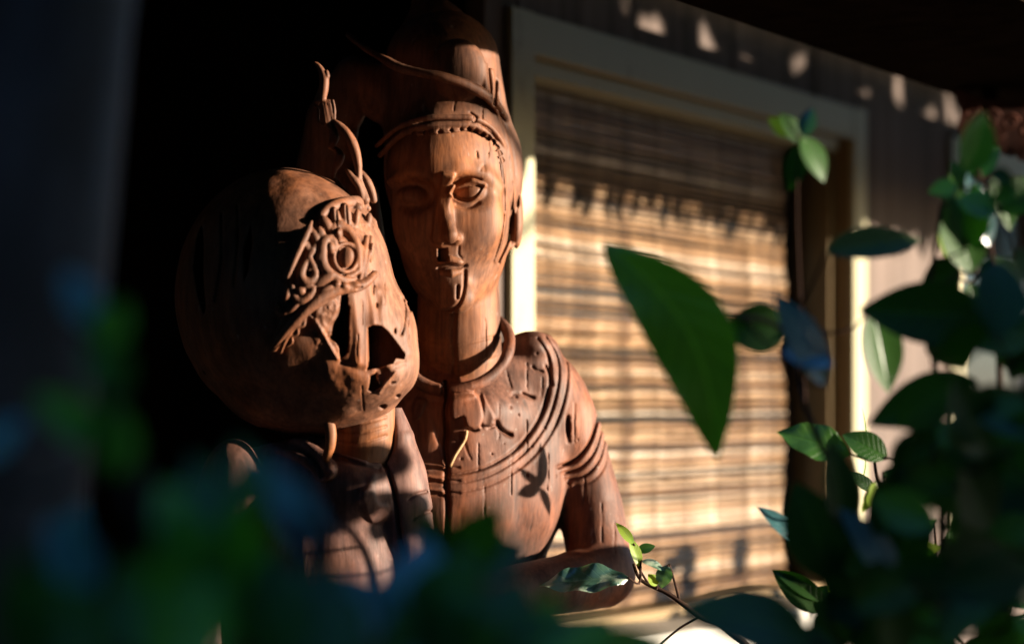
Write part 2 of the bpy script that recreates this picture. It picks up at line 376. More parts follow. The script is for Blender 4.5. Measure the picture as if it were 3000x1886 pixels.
# dark room behind the windows
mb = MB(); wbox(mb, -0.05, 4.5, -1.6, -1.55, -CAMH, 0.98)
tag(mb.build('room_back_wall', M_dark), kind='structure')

# ------------------------------------------------------------------ porch roof, beam, recess
beam = empty('porch_beam', WP(1.5, 0.6, 0.45)); tag(beam, 'dark timber beam running under the eave at the top right', 'beam')
def beam_z(px, py, off):            # height at which the beam's lower edge crosses the picture
    k = (px-1500)/F; d = (off+WN.dot(Vector((0, 3.4, 0))))/(WN.x*k+WN.y)
    return (1200-py)/F*d
OFFB = 0.60
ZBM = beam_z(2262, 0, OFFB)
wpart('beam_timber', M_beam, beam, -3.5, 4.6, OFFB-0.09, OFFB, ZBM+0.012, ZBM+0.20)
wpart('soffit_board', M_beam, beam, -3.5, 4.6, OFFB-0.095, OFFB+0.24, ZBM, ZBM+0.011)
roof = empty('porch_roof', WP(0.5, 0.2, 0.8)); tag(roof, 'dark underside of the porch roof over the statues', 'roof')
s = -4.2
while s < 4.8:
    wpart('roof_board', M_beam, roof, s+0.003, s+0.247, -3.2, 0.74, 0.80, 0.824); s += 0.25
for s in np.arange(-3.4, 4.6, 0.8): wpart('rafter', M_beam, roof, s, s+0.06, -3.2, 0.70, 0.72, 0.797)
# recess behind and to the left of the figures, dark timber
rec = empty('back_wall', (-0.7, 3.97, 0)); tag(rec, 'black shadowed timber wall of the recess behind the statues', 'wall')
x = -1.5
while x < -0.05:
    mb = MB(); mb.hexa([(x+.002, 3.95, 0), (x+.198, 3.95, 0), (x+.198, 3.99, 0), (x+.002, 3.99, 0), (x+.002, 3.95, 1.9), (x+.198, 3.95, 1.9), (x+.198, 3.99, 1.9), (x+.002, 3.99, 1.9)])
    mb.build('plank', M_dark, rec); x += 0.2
sw = empty('bounce_side_wall', (-1.32, 2.6, 0)); tag(sw, 'unseen board wall closing the recess, set close to bounce light onto the woman', 'wall')  # unseen wall, moved close as a bounce fill for the dome's left side
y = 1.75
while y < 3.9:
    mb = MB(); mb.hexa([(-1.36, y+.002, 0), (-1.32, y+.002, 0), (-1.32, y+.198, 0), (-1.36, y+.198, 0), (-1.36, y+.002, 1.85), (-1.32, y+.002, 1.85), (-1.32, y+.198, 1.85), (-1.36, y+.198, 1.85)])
    mb.build('plank', M_bounce, sw); y += 0.2

# carved bracket hanging under the beam, top right
br = empty('carved_bracket', PT(2880, 330, 3.35)); tag(br, 'dark red brown carved wooden bracket hanging under the beam at the top right', 'bracket')
mb = MB()
prof = [(2795, 255), (2850, 285), (2905, 290), (2960, 300), (3040, 310), (3120, 330), (3110, 470), (3050, 455), (3010, 440), (2985, 470), (2960, 425), (2935, 452), (2905, 415), (2880, 436), (2850, 400), (2830, 420), (2805, 370), (2815, 330)]
b0 = [PT(x, y, 3.40) for x, y in prof]; b1 = [p+WD*0.05 for p in b0]
nb = len(b0); mb.v = [tuple(p) for p in b0+b1]; mb.f = [list(range(nb))[::-1], list(range(nb, 2*nb))]+[[i, (i+1) % nb, nb+(i+1) % nb, nb+i] for i in range(nb)]
mb.build('bracket_panel', M_redwood, br)
for (x, y, r1) in ((2850, 330, 22), (2905, 345, 26), (2960, 360, 26), (3015, 380, 30), (2875, 380, 14), (2935, 395, 15)):
    mb = MB(); c = PT(x, y, 3.385); rr = r1/F*3.4
    pts = [c+Vector((math.cos(a)*rr*(1-a/14), 0, math.sin(a)*rr*(1-a/14))) for a in np.linspace(0, 9, 26)]
    mb.tube(pts, rr*0.22, 6); mb.build('scroll', M_redwood, br, True)
mb = MB(); mb.tube([PT(2900, 255, 3.43), PT(2900, 300, 3.43)], 0.012, 6); mb.build('peg', M_beam, br)

# ------------------------------------------------------------------ implicit carving
dot = lambda a, b: np.einsum('ij,ij->i', a, b)
class Field:
    """solid carved from primitives. Units: photo-scale units at the figure's own distance; u right, v down, w away"""
    def __init__(s, D, Df): s.ops = []; s.D = D; s.Df = Df
    def add(s, fn, lo, hi, op='u', k=8.0):
        m = k if op in 'us' else 0
        if op == 'i': lo, hi = [-8e4]*3, [8e4]*3
        s.ops.append((fn, np.array(lo, float)-m-4, np.array(hi, float)+m+4, op, k)); return s
    def ell(s, c, r, op='u', k=12.0, rot=None):
        c = np.array(c, float); r = np.array(r, float)
        M = np.array(Matrix.Rotation(R(rot[1]), 3, rot[0])).T if rot else None
        def f(P):
            q = P-c
            if M is not None: q = q @ M.T
            a = q/r; c2 = a/r; k0 = np.sqrt(dot(a, a)); k1 = np.sqrt(dot(c2, c2))+1e-9
            return k0*(k0-1)/k1
        e = np.full(3, r.max()) if rot else r
        return s.add(f, c-e, c+e, op, k)
    def cone(s, a, b, ra, rb, op='u', k=10.0):
        return s.tube([a, b], [ra, rb], op, k)
    def tube(s, pts, rad, op='u', k=6.0, flat=None):
        pts = np.array(pts, float); n = len(pts)
        rad = np.full(n, float(rad)) if not hasattr(rad, '__len__') else np.interp(np.linspace(0, 1, n), np.linspace(0, 1, len(rad)), rad)
        fl = np.array([1, 1, 1.0 if flat is None else 1.0/flat])
        def f(P):
            d = np.full(len(P), 1e9)
            for i in range(n-1):
                ab = (pts[i+1]-pts[i])*fl; q = (P-pts[i])*fl
                t = np.clip((q @ ab)/((ab @ ab)+1e-9), 0, 1)
                q -= t[:, None]*ab; d = np.minimum(d, np.sqrt(dot(q, q))-(rad[i]+(rad[i+1]-rad[i])*t))
            return d
        m = rad.max()
        return s.add(f, pts.min(0)-m, pts.max(0)+m, op, k)
    def box(s, c, h, rnd=4, op='u', k=6.0, rot=None):
        c = np.array(c, float); h = np.array(h, float)
        M = np.eye(3)
        for ax, an in (rot or []): M = M @ np.array(Matrix.Rotation(R(an), 3, ax))
        def f(P):
            q = np.abs((P-c) @ M)-h+rnd
            return np.sqrt((np.maximum(q, 0)**2).sum(1))+np.minimum(q.max(1), 0)-rnd
        e = np.full(3, np.linalg.norm(h)) if rot else h
        return s.add(f, c-e, c+e, op, k)
    def prism(s, poly, w0, w1, op='s', k=3.0, taper=0.0):
        poly = np.array(poly, float)
        def f(P):
            d = poly_sd(P[:, :2], poly)+taper*np.maximum(0, P[:, 2]-w0)
            return np.maximum(d, np.maximum(w0-P[:, 2], P[:, 2]-w1))
        lo = [*poly.min(0), w0]; hi = [*poly.max(0), w1]
        return s.add(f, lo, hi, op, k)
    def groove(s, pts, width, amp, w0=-900, w1=110):
        """amp>0 cuts into the surface along a line, amp<0 raises a ridge"""
        pts = np.array(pts, float)
        def f(P):
            d2 = np.full(len(P), 1e9)
            for i in range(len(pts)-1):
                ab = pts[i+1]-pts[i]; q = P[:, :2]-pts[i]; t = np.clip((q @ ab)/((ab @ ab)+1e-9), 0, 1)
                q -= t[:, None]*ab; d2 = np.minimum(d2, dot(q, q))
            return amp*np.exp(-d2/(width*width))
        lo = [*(pts.min(0)-2.2*width), w0]; hi = [*(pts.max(0)+2.2*width), w1]
        return s.add(f, lo, hi, 'e', 0)
    def plate(s, poly, amp, edge=3.0, w0=-900, w1=110):
        """raise (amp>0) a flat patch with a carved edge"""
        poly = np.array(poly, float)
        def f(P): return -amp/(1+np.exp(np.clip(poly_sd(P[:, :2], poly)/edge*2, -30, 30)))
        return s.add(f, [*(poly.min(0)-4*edge), w0], [*(poly.max(0)+4*edge), w1], 'e', 0)
    def rough(s, amp, size, seed):
        T = np.random.RandomState(seed).uniform(-1, 1, (32, 32, 32)).astype(np.float32)
        def f(P):
            q = P/size*np.array([1, 0.6, 1]); i0 = np.floor(q).astype(np.int32); t = (q-i0); t = t*t*(3-2*t); i0 &= 31; i1 = (i0+1) & 31
            x0, y0, z0 = i0.T; x1, y1, z1 = i1.T; a, b, c = t.T
            g = lambda u, v: T[u, v, z0]*(1-c)+T[u, v, z1]*c
            return amp*((g(x0, y0)*(1-b)+g(x0, y1)*b)*(1-a)+(g(x1, y0)*(1-b)+g(x1, y1)*b)*a)
        return s.add(f, [-9e4]*3, [9e4]*3, 'e', 0)
    def eval(s, P, ops=None):
        d = np.full(len(P), 400.0)
        for fn, lo, hi, op, k in (s.ops if ops is None else ops): d = apply_op(d, fn, P, op, k)
        return d
    def front(s, uv, w0=-700, w1=400):
        """depth of the visible front surface at given u,v"""
        uv = np.array(uv, float).reshape(-1, 2); w = np.full(len(uv), float(w0))
        a, b = uv.min(0), uv.max(0)
        ops = [o for o in s.ops if (o[1][:2] <= b).all() and (o[2][:2] >= a).all() and not (o[3] == 'e' and o[1][0] < -8e4 and o[1][1] > -9.1e4 and o[0].__name__ == 'f')]
        for _ in range(34):
            d = s.eval(np.column_stack([uv, w]), ops); w = np.minimum(w+np.clip(d, -20, 60)*0.85, w1)
        return w
    def on(s, uv, lift=0.0, n=5):
        c = crom(uv, n) if len(uv) > 2 else np.array(uv, float)
        return np.column_stack([c, s.front(c)-lift])
    def mesh(s, lo, hi, step, name, mat, parent):
        lo = np.array(lo, float); hi = np.array(hi, float); B = 16
        nb = np.ceil((hi-lo)/step/B).astype(int); nn = nb*B
        A = np.empty(nn, np.float32)
        bi = np.stack(np.meshgrid(*[np.arange(k) for k in nb], indexing='ij'), -1).reshape(-1, 3)
        cen = lo+(bi+0.5)*B*step-step/2
        fc = s.eval(cen)
        half = B*step*0.87
        loc = np.stack(np.meshgrid(*[np.arange(B)]*3, indexing='ij'), -1).reshape(-1, 3)*step
        for q in range(len(bi)):
            i, j, k = bi[q]*B
            if abs(fc[q]) > half*1.4+16: A[i:i+B, j:j+B, k:k+B] = 60.0 if fc[q] > 0 else -60.0; continue
            b0 = lo+bi[q]*B*step; b1 = b0+B*step
            ops = [o for o in s.ops if (o[1] <= b1).all() and (o[2] >= b0).all()]
            A[i:i+B, j:j+B, k:k+B] = s.eval(loc+b0, ops).reshape(B, B, B) if ops else 60.0
        A[0], A[-1], A[:, 0], A[:, -1], A[:, :, 0], A[:, :, -1] = 60, 60, 60, 60, 60, 60
        V, Q = surface_nets(A)
        V = lo+V*step
        D = s.D; k = s.Df/F
        X = np.column_stack([(V[:, 0]-1500)*k, D+V[:, 2]*k, CAMH+(1200-V[:, 1])*k])
        me = bpy.data.meshes.new(name); me.vertices.add(len(X)); me.vertices.foreach_set('co', X.astype(np.float32).ravel())
        me.loops.add(Q.size); me.loops.foreach_set('vertex_index', Q.astype(np.int32).ravel())
        me.polygons.add(len(Q)); me.polygons.foreach_set('loop_start', np.arange(0, Q.size, 4, dtype=np.int32))
        me.polygons.foreach_set('use_smooth', np.ones(len(Q), bool))
        me.update(); me.validate(); me.materials.append(mat)
        o = bpy.data.objects.new(name, me); link(o, parent)
        if parent is not None: o.matrix_parent_inverse = Matrix.Translation(-Vector(parent.location))
        return o
def apply_op(d, fn, P, op, k):
    if op == 'e':
        m = np.abs(d) < 28
        if m.any(): d = d.copy(); d[m] += fn(P[m])
        return d
    b = fn(P)
    if op == 'i': return np.maximum(d, b)
    if op == 's': b = -b; h = np.clip(0.5-0.5*(b-d)/(-k)*-1, 0, 1); h = np.clip(0.5-0.5*(d-b)/k, 0, 1); return d*(1-h)+b*h+k*h*(1-h)
    h = np.clip(0.5+0.5*(b-d)/k, 0, 1); return b*(1-h)+d*h-k*h*(1-h)
def poly_sd(p, poly):
    d = np.full(len(p), 1e18); s = np.ones(len(p)); n = len(poly)
    for i in range(n):
        a = poly[i]; b = poly[i-1]; e = b-a; w = p-a
        t = np.clip((w @ e)/((e @ e)+1e-9), 0, 1); q = w-t[:, None]*e
        d = np.minimum(d, dot(q, q))
        c1 = p[:, 1] >= a[1]; c2 = p[:, 1] < b[1]; c3 = e[0]*w[:, 1] > e[1]*w[:, 0]
        s = np.where((c1 & c2 & c3) | (~c1 & ~c2 & ~c3), -s, s)
    return s*np.sqrt(d)
def surface_nets(A):
    ins = A < 0
    c = np.zeros(np.array(A.shape)-1, np.int8)
    for i in (0, 1):
        for j in (0, 1):
            for k in (0, 1):
                c += ins[i:A.shape[0]-1+i, j:A.shape[1]-1+j, k:A.shape[2]-1+k]
    cells = np.argwhere((c > 0) & (c < 8)); del c
    cor = np.array([(i, j, k) for i in (0, 1) for j in (0, 1) for k in (0, 1)])
    val = np.stack([A[cells[:, 0]+i, cells[:, 1]+j, cells[:, 2]+k] for i, j, k in cor], 1).astype(np.float64)
    acc = np.zeros((len(cells), 3)); cnt = np.zeros(len(cells))
    for a in range(8):
        for b in range(a+1, 8):
            if np.abs(cor[a]-cor[b]).sum() != 1: continue
            x = (val[:, a] < 0) != (val[:, b] < 0)
            t = np.where(x, val[:, a]/(val[:, a]-val[:, b]+1e-12), 0)
            acc += np.where(x[:, None], cor[a]+t[:, None]*(cor[b]-cor[a]), 0); cnt += x
    V = cells+acc/cnt[:, None]
    idx = np.full(np.array(A.shape)-1, -1, np.int32); idx[cells[:, 0], cells[:, 1], cells[:, 2]] = np.arange(len(cells))
    quads = []
    for ax in range(3):
        a1, a2 = [(1, 2), (2, 0), (0, 1)][ax]
        s0 = [slice(1, -1)]*3; s1 = [slice(1, -1)]*3; s0[ax] = slice(0, -1); s1[ax] = slice(1, None)
        x = np.argwhere(ins[tuple(s0)] != ins[tuple(s1)])
        off = np.ones(3, int); off[ax] = 0; x = x+off
        flip = ins[x[:, 0], x[:, 1], x[:, 2]]
        e1 = np.zeros(3, int); e1[a1] = 1; e2 = np.zeros(3, int); e2[a2] = 1
        g = lambda q: idx[q[:, 0], q[:, 1], q[:, 2]]
        q = np.stack([g(x-e1-e2), g(x-e2), g(x), g(x-e1)], 1)
        q[~flip] = q[~flip][:, ::-1]; quads.append(q)
    Q = np.concatenate(quads); Q = Q[(Q >= 0).all(1)]
    return V, Q[:, ::-1]       # v runs downward, so the winding turns over

crk = random.Random(12)
def checks(f, spots, amp=4, width=1.6):
    amp *= 0.7; width *= 0.75
    for u, v, L in spots:
        n = 7; u0 = u; pts = []
        for i in range(n): pts.append((u0, v+L*i/(n-1))); u0 += crk.uniform(-1.6, 1.6)
        f.groove(pts, width, amp)
def pit(f, uv, r, depth=16, k=3.0):
    u, v = uv; w = float(f.front([uv])[0]); f.ell((u, v, w), (r[0], r[1], depth), 's', k)

# ------------------------------------------------------------------ the man
DM, DMF = 2.70, 2.63
man = empty('wooden_statue', (PT(1320, 1800, DM).x, DM+0.02, 0.35)); tag(man, 'tall carved wooden man with a banded headdress and round collar, standing behind', 'statue')
h = Field(DM, DMF)
h.ell((1326, 500, 0), (190, 270, 250), k=10, rot=('Y', 25))
h.ell((1326, 655, -20), (158, 262, 205), k=34, rot=('Y', 22))
h.ell((1330, 868, -150), (62, 50, 44), k=40)             # chin
h.ell((1405, 650, -150), (62, 85, 48), k=60); h.ell((1215, 650, -150), (62, 85, 48), k=60)   # cheeks
h.ell((1372, 560, -214), (70, 44, 34), 's', 34); h.ell((1212, 572, -214), (66, 44, 34), 's', 34)    # eye sockets
h.tube([(1300, 508, -204), (1345, 494, -206), (1420, 510, -178), (1458, 545, -138)], [8, 13, 14, 9], k=32)   # brow
h.tube([(1262, 520, -206), (1200, 505, -206), (1140, 530, -160)], [9, 12, 8], k=22)
# nose: flat-topped wedge with a cut-off tip
h.tube([(1286, 505, -206), (1293, 560, -216), (1306, 640, -236), (1318, 694, -252)], [16, 17, 21, 26], k=18)
h.box((1299, 610, -224), (19, 100, 26), 7, k=10, rot=[('X', 12), ('Z', 9)])
h.ell((1336, 702, -214), (17, 16, 24), k=14); h.ell((1290, 702, -210), (24, 20, 26), k=12)
h.tube([(1340, 716, -232), (1310, 722, -244)], 6, 's', 5)
# mouth
h.tube([(1290, 768, -206), (1318, 762, -216), (1342, 768, -210), (1366, 778, -194)], [8, 13, 12, 5], k=9)
h.tube([(1296, 800, -204), (1322, 802, -210), (1348, 796, -200)], [9, 13, 8], k=12)
h.groove(crom([(1284, 786), (1315, 780), (1345, 782), (1364, 777)], 4), 4.5, 9)
h.ell((1361, 777, -196), (7, 6, 14), 's', 4)
h.box((1297, 748, -215), (13, 19, 40), 2, 's', 2)
h.groove(crom([(1362, 792), (1360, 840), (1350, 880), (1330, 902), (1296, 912)], 5), 4.2, 11)
h.groove([(1341, 838), (1340, 873)], 4, 12)
h.groove(crom([(1345, 722), (1343, 745), (1352, 756)], 4), 2.5, 3)
# eyes
h.ell((1373, 563, -172), (52, 33, 32), k=6); h.ell((1210, 573, -172), (50, 33, 32), k=6)
for pts, a, wd in ((crom([(1316, 573), (1338, 549), (1372, 535), (1402, 536), (1421, 545)], 5), -6.5, 5), (crom([(1322, 577), (1345, 592), (1372, 594), (1400, 580), (1421, 545)], 5), -5, 4.5),
                   (crom([(1334, 570), (1352, 555), (1377, 546), (1398, 546), (1411, 552)], 5), 4.5, 2.8), (crom([(1334, 572), (1352, 582), (1376, 584), (1398, 572), (1411, 552)], 5), 4.5, 2.8),
                   (crom([(1310, 570), (1332, 538), (1372, 522), (1408, 526)], 5), 4, 3.5), (crom([(1338, 604), (1370, 610), (1402, 596)], 5), 3.5, 5)):
    h.groove(pts, wd, a)
h.groove(crom([(1408, 500), (1416, 485), (1420, 500)], 4), 4, 3)
h.groove([(1396, 446), (1399, 463)], 2.5, 6)
# hair strips in front of the ear and the ear
for off, a in ((0, -6), (13, 7), (24, -5)):
    h.groove(crom([(1462+off*.7, 430), (1478+off, 500), (1484+off, 590), (1474+off, 690), (1452+off*.6, 760)], 5), 5, a, w1=150)
h.ell((1514, 618, 40), (21, 96, 52), k=6); h.ell((1500, 610, -8), (8, 74, 34), 's', 5)
h.tube([(1506, 690, 20), (1494, 710, 10)], 9, k=6); h.ell((1516, 575, 5), (6, 30, 16), 's', 4)
h.groove([(1455, 835), (1452, 855)], 3, 6); h.groove([(1487, 738), (1484, 752)], 4, 6)
# neck
h.tube([(1338, 840, 40), (1340, 1000, 40), (1340, 1150, 100)], [122, 128, 146], k=14)
for y in (985, 1050): h.groove(crom([(1220, y), (1340, y+22), (1470, y-12)], 5), 4, 2.5)
h.groove(crom([(1332, 905), (1326, 980), (1330, 1060), (1320, 1120)], 5), 5, 6)
h.ell((1334, 1108, -118), (10, 12, 14), 's', 3)
checks(h, [(1432, 410, 50), (1420, 930, 110), (1300, 960, 90), (1445, 980, 60)], 5, 2.0)
h.rough(2.6, 48, 3)
h.mesh((1080, 200, -300), (1545, 1160, 260), 3.0, 'head', M_face, man)

# headdress
hf = Field(DM, DMF)
hf.ell((1324, 478, 4), (199, 262, 259), k=10, rot=('Y', 25))
hf.tube([(1300, 330, 0), (1290, 170, 10), (1276, 95, 20)], [190, 174, 120], k=20)
hf.tube([(1262, 20, 30), (1225, -80, 40)], [60, 34], k=40)
hairline = crom([(1080, 470), (1130, 420), (1190, 396), (1240, 402), (1290, 398), (1335, 390), (1378, 384), (1415, 398), (1448, 430), (1464, 480), (1470, 560), (1468, 640)], 4)
cut = np.vstack([hairline, [[1468, 1200], [1060, 1200], [1060, 470]]])
hf.prism(cut, -600, -20, 's', 4)
hf.box((1300, 900, 0), (400, 260, 400), 2, 's', 4)
rimc = crom([(1010, 80, -40), (1060, 128, -120), (1120, 172, -186), (1180, 206, -220), (1240, 222, -238), (1300, 234, -242), (1370, 254, -222), (1428, 282, -172), (1470, 320, -100), (1492, 350, 0)], 5)
hf.tube(rimc, [7, 10, 13, 15, 16, 16, 14, 12], k=5)
hf.tube(crom([(1100, 420, -120), (1170, 372, -196), (1250, 351, -222), (1330, 347, -220), (1390, 350, -206), (1440, 374, -170), (1478, 430, -110), (1496, 510, -60), (1496, 600, -20)], 4), [8, 9, 9, 8, 7], k=4)
hf.tube(crom([(1110, 448, -120), (1180, 392, -196), (1250, 374, -220), (1330, 369, -216), (1385, 370, -202), (1430, 392, -172), (1465, 440, -120), (1481, 510, -75), (1480, 600, -40)], 4), [9, 10, 10, 8, 6], k=4)
for i, (u, v) in enumerate([(1214, 392), (1250, 392), (1290, 390), (1323, 384), (1351, 380), (1374, 378), (1395, 382), (1416, 391), (1432, 399), (1445, 411), (1455, 425), (1462, 442), (1468, 462)]):
    w = float(hf.front([(u, v)])[0]); hf.box((u, v+2, w), (6.0, 6.0, 22), 1, 's', 2, rot=[('Z', 45)])
pit(hf, (1390, 348), (5, 12), 20)
hf.groove(crom([(1378, 330), (1396, 344), (1386, 360)], 4), 3, 8)
# broken plate at the left end of the band, tall crown petals above the rim
hf.ell((1232, 312, -206), (22, 34, 22), 's', 6)
hf.ell((1342, 205, -168), (82, 96, 46), k=6)
for u, v, w, a, b_, rz in ((1442, 250, -120, 13, 58, 10), (1462, 262, -60, 9, 56, 12), (1420, 230, -165, 10, 50, 6)):
    hf.box((u, v, w), (a, b_, 16), 8, k=5, rot=[('Z', -rz), ('Y', 20 if u > 1400 else 0)])
hf.groove([(1453, 225), (1449, 300)], 4, 12, w1=100)
hf.groove(crom([(1440, 290), (1478, 350), (1502, 440), (1512, 520)], 5), 5, 4, w1=160)
hf.groove(crom([(1455, 320), (1490, 410), (1504, 520)], 5), 4, -4, w1=160)
# side wing of the headdress on the shaded side
hf.tube([(1120, 250, 0), (1030, 210, -10), (960, 330, 10), (930, 520, 30), (980, 700, 40)], [90, 70, 80, 90, 60], k=30, flat=0.8)
hf.tube([(1010, 560, 20), (1040, 800, 40), (1080, 980, 60)], [90, 90, 80], k=30)
checks(hf, [(1330, 265, 60), (1415, 290, 60), (1240, 270, 60)], 6, 2.2)
hf.rough(2.6, 48, 8)
hf.mesh((840, -90, -300), (1545, 1090, 280), 3.2, 'headdress', M_hat, man)

# torso, shoulder and arm
b = Field(DM, DMF)
b.ell((1300, 1430, 180), (352, 390, 335), k=20)
b.ell((1300, 1780, 170), (300, 420, 310), k=60)
b.tube([(1010, 1190, 110), (1300, 1105, 60), (1580, 1130, 150)], [110, 118, 120], k=70)
b.ell((1628, 1235, 150), (122, 170, 125), k=44)
b.tube([(1648, 1220, 160), (1692, 1340, 165), (1742, 1500, 150), (1772, 1690, 100)], [108, 104, 98, 100], k=16)
b.tube([(1770, 1705, 90), (1640, 1722, -60), (1480, 1735, -175), (1360, 1730, -215)], [98, 88, 76, 62], k=24)
b.ell((1540, 1400, 100), (118, 260, 150), k=44)
b.ell((1330, 1205, 70), (225, 110, 205), k=50)
b.tube([(1340, 860, 60), (1344, 1000, 40)], [128, 128], 's', 8)                        # opening for the neck
# collar ring
ring = crom([(1205, 1010), (1196, 1070), (1225, 1118), (1300, 1142), (1380, 1130), (1440, 1098), (1482, 1045), (1492, 985), (1470, 940), (1440, 915)], 5)
wz = np.interp(np.arange(len(ring)), [0, 10, 15, 20, 30, 38, len(ring)-1], [-30, -100, -126, -126, -72, 10, 90])
b.tube(np.column_stack([ring, wz]), [17, 18, 18, 18, 17, 14], k=14)
b.ell((1560, 1010, 110), (80, 50, 90), k=40)
# garment edge bands
e1 = crom([(1578, 985), (1612, 1045), (1612, 1130), (1582, 1225), (1520, 1308), (1440, 1362), (1370, 1384), (1306, 1392)], 5)
b.groove(e1, 4.5, 8); b.groove(e1+np.array([10, 8]), 7, -3)
for o_, a in ((26, 4), (34, -2.5), (52, 4), (62, -2)):
    nrm = np.array([[0.94, -0.15], [1, 0], [1, 0.1], [0.9, 0.45], [0.72, 0.7], [0.45, 0.9], [0.2, 1], [0, 1]])
    q = crom([(p[0]+m_[0]*o_, p[1]+m_[1]*o_) for p, m_ in zip([(1578, 985), (1612, 1045), (1612, 1130), (1582, 1225), (1520, 1308), (1440, 1362), (1370, 1384), (1306, 1392)], nrm)], 5)
    b.groove(q, 5.5 if a < 0 else 3.5, a)
b.groove(crom([(1602, 1068), (1614, 1095), (1622, 1125)], 4), 4, 10)
for y, x0 in ((1362, 1215), (1401, 1245), (1437, 1245)):
    b.groove([(x0, y-4), (1302, y+3)], 5, -8); b.groove([(x0, y+10), (1302, y+14)], 4, 9); b.groove([(1310, y+6), (1345, y+8)], 3, 5)
# cloud-shaped petals on the chest
b.plate(crom([(1322, 1150), (1385, 1148), (1408, 1185), (1413, 1225), (1402, 1255), (1380, 1258), (1366, 1250), (1356, 1220), (1322, 1222), (1322, 1150)], 4), 13, 2.0)
b.plate(crom([(1412, 1150), (1432, 1190), (1452, 1235), (1440, 1250), (1414, 1252), (1416, 1190), (1412, 1150)], 4), 9, 2.0)
b.groove(crom([(1452, 1235), (1462, 1254), (1478, 1268), (1496, 1275)], 4), 5.5, 16)
b.groove(crom([(1410, 1248), (1432, 1252), (1448, 1247)], 4), 4, 12); b.groove(crom([(1368, 1256), (1384, 1261), (1398, 1257)], 4), 4.5, 14)
b.groove(crom([(1408, 1150), (1430, 1200), (1424, 1240)], 4), 12, 4)
b.plate(crom([(1215, 1165), (1245, 1170), (1236, 1205), (1214, 1232), (1206, 1200), (1215, 1165)], 4), 10, 2.5)
b.groove(crom([(1352, 1275), (1366, 1320), (1378, 1345)], 4), 4, 3)
# cracks, knots, holes
b.groove(crom([(1303, 1118), (1307, 1165), (1302, 1210), (1306, 1262), (1303, 1310), (1309, 1362), (1305, 1420), (1310, 1480), (1304, 1600)], 5), 5.0, 26)
b.box((1303, 1148, -170), (11, 24, 50), 4, 's', 4)
b.plate([(1250, 1170), (1301, 1170), (1304, 1370), (1296, 1350), (1270, 1260)], -6, 5)
b.groove(crom([(1532, 1152), (1545, 1158), (1564, 1164)], 4), 4.5, 12); pit(b, (1513, 1158), (9, 8), 8); b.groove(crom([(1498, 1160), (1506, 1150), (1520, 1152)], 4), 3, 5)
b.groove(crom([(1562, 1070), (1572, 1080), (1592, 1084)], 4), 3.5, 9); pit(b, (1497, 1192), (5, 4), 6)
b.groove(crom([(1484, 1085), (1490, 1110), (1498, 1135)], 4), 2.5, 4)
pit(b, (1669, 1254), (7, 27), 30); b.groove([(1668, 1220), (1671, 1295)], 5, 8)
pit(b, (1545, 1393), (4, 8), 6); pit(b, (1575, 1030), (5, 5), 6)
# arm rings
for dy, am in ((0, 12), (16, -4), (32, 5), (47, -4), (62, 5), (77, -3), (92, 4)):
    b.groove(crom([(1640+dy*.55, 1372+dy*.62), (1690+dy*.6, 1352+dy*.66), (1735+dy*.5, 1300+dy*.75), (1762+dy*.35, 1228+dy)], 5), 8 if am < 0 else 4.5, am, w1=240)
checks(b, [(1460, 1180, 110), (1400, 1300, 80), (1545, 1230, 90), (1500, 1330, 120), (1690, 1180, 120), (1420, 1420, 110), (1610, 1330, 110), (1770, 1480, 120), (1720, 1400, 80), (1545, 1060, 80), (1590, 1100, 60), (1810, 1540, 90)], 6, 2.2)
for uv in ((1440, 1330), (1520, 1215), (1475, 1300), (1600, 1255), (1700, 1290), (1560, 1310), (1635, 1400), (1350, 1345)): pit(b, uv, (3.2, 3.6), 7, 2)
b.rough(2.6, 48, 21)
b.mesh((900, 900, -340), (1905, 2030, 420), 3.6, 'torso', M_body, man)
mb = MB()
tw = b.on([(1366, 1262), (1362, 1285), (1348, 1310), (1332, 1335), (1318, 1366)], 5, 4)
mb.tube([((p[0]-1500)*DMF/F, DM+p[2]*DMF/F, CAMH+(1200-p[1])*DMF/F) for p in tw], [0.0018]*len(tw), 7); mb.build('twig', M_twig, man, True)

# ------------------------------------------------------------------ the woman
DW, DWF = 2.42, 2.34
wom = empty('wooden_statue', (PT(950, 1800, DW).x, DW+0.02, 0.35)); tag(wom, 'shorter carved wooden woman with a worn broken face and floral tiara, seated in front', 'statue')
g = Field(DW, DWF)
g.ell((806, 852, 30), (316, 384, 378), k=10, rot=('Y', -35))
g.ell((985, 990, -40), (230, 228, 225), k=40)
g.ell((1004, 1070, -60), (216, 146, 205), k=30)
g.ell((930, 770, -50), (168, 190, 190), k=50)
g.ell((900, 1150, 40), (250, 130, 200), k=60)
g.ell((588, 1062, -20), (36, 60, 40), k=10); g.ell((588, 1062, -56), (18, 36, 26), 's', 6)
gbase = Field(DW, DWF); gbase.ops = list(g.ops)
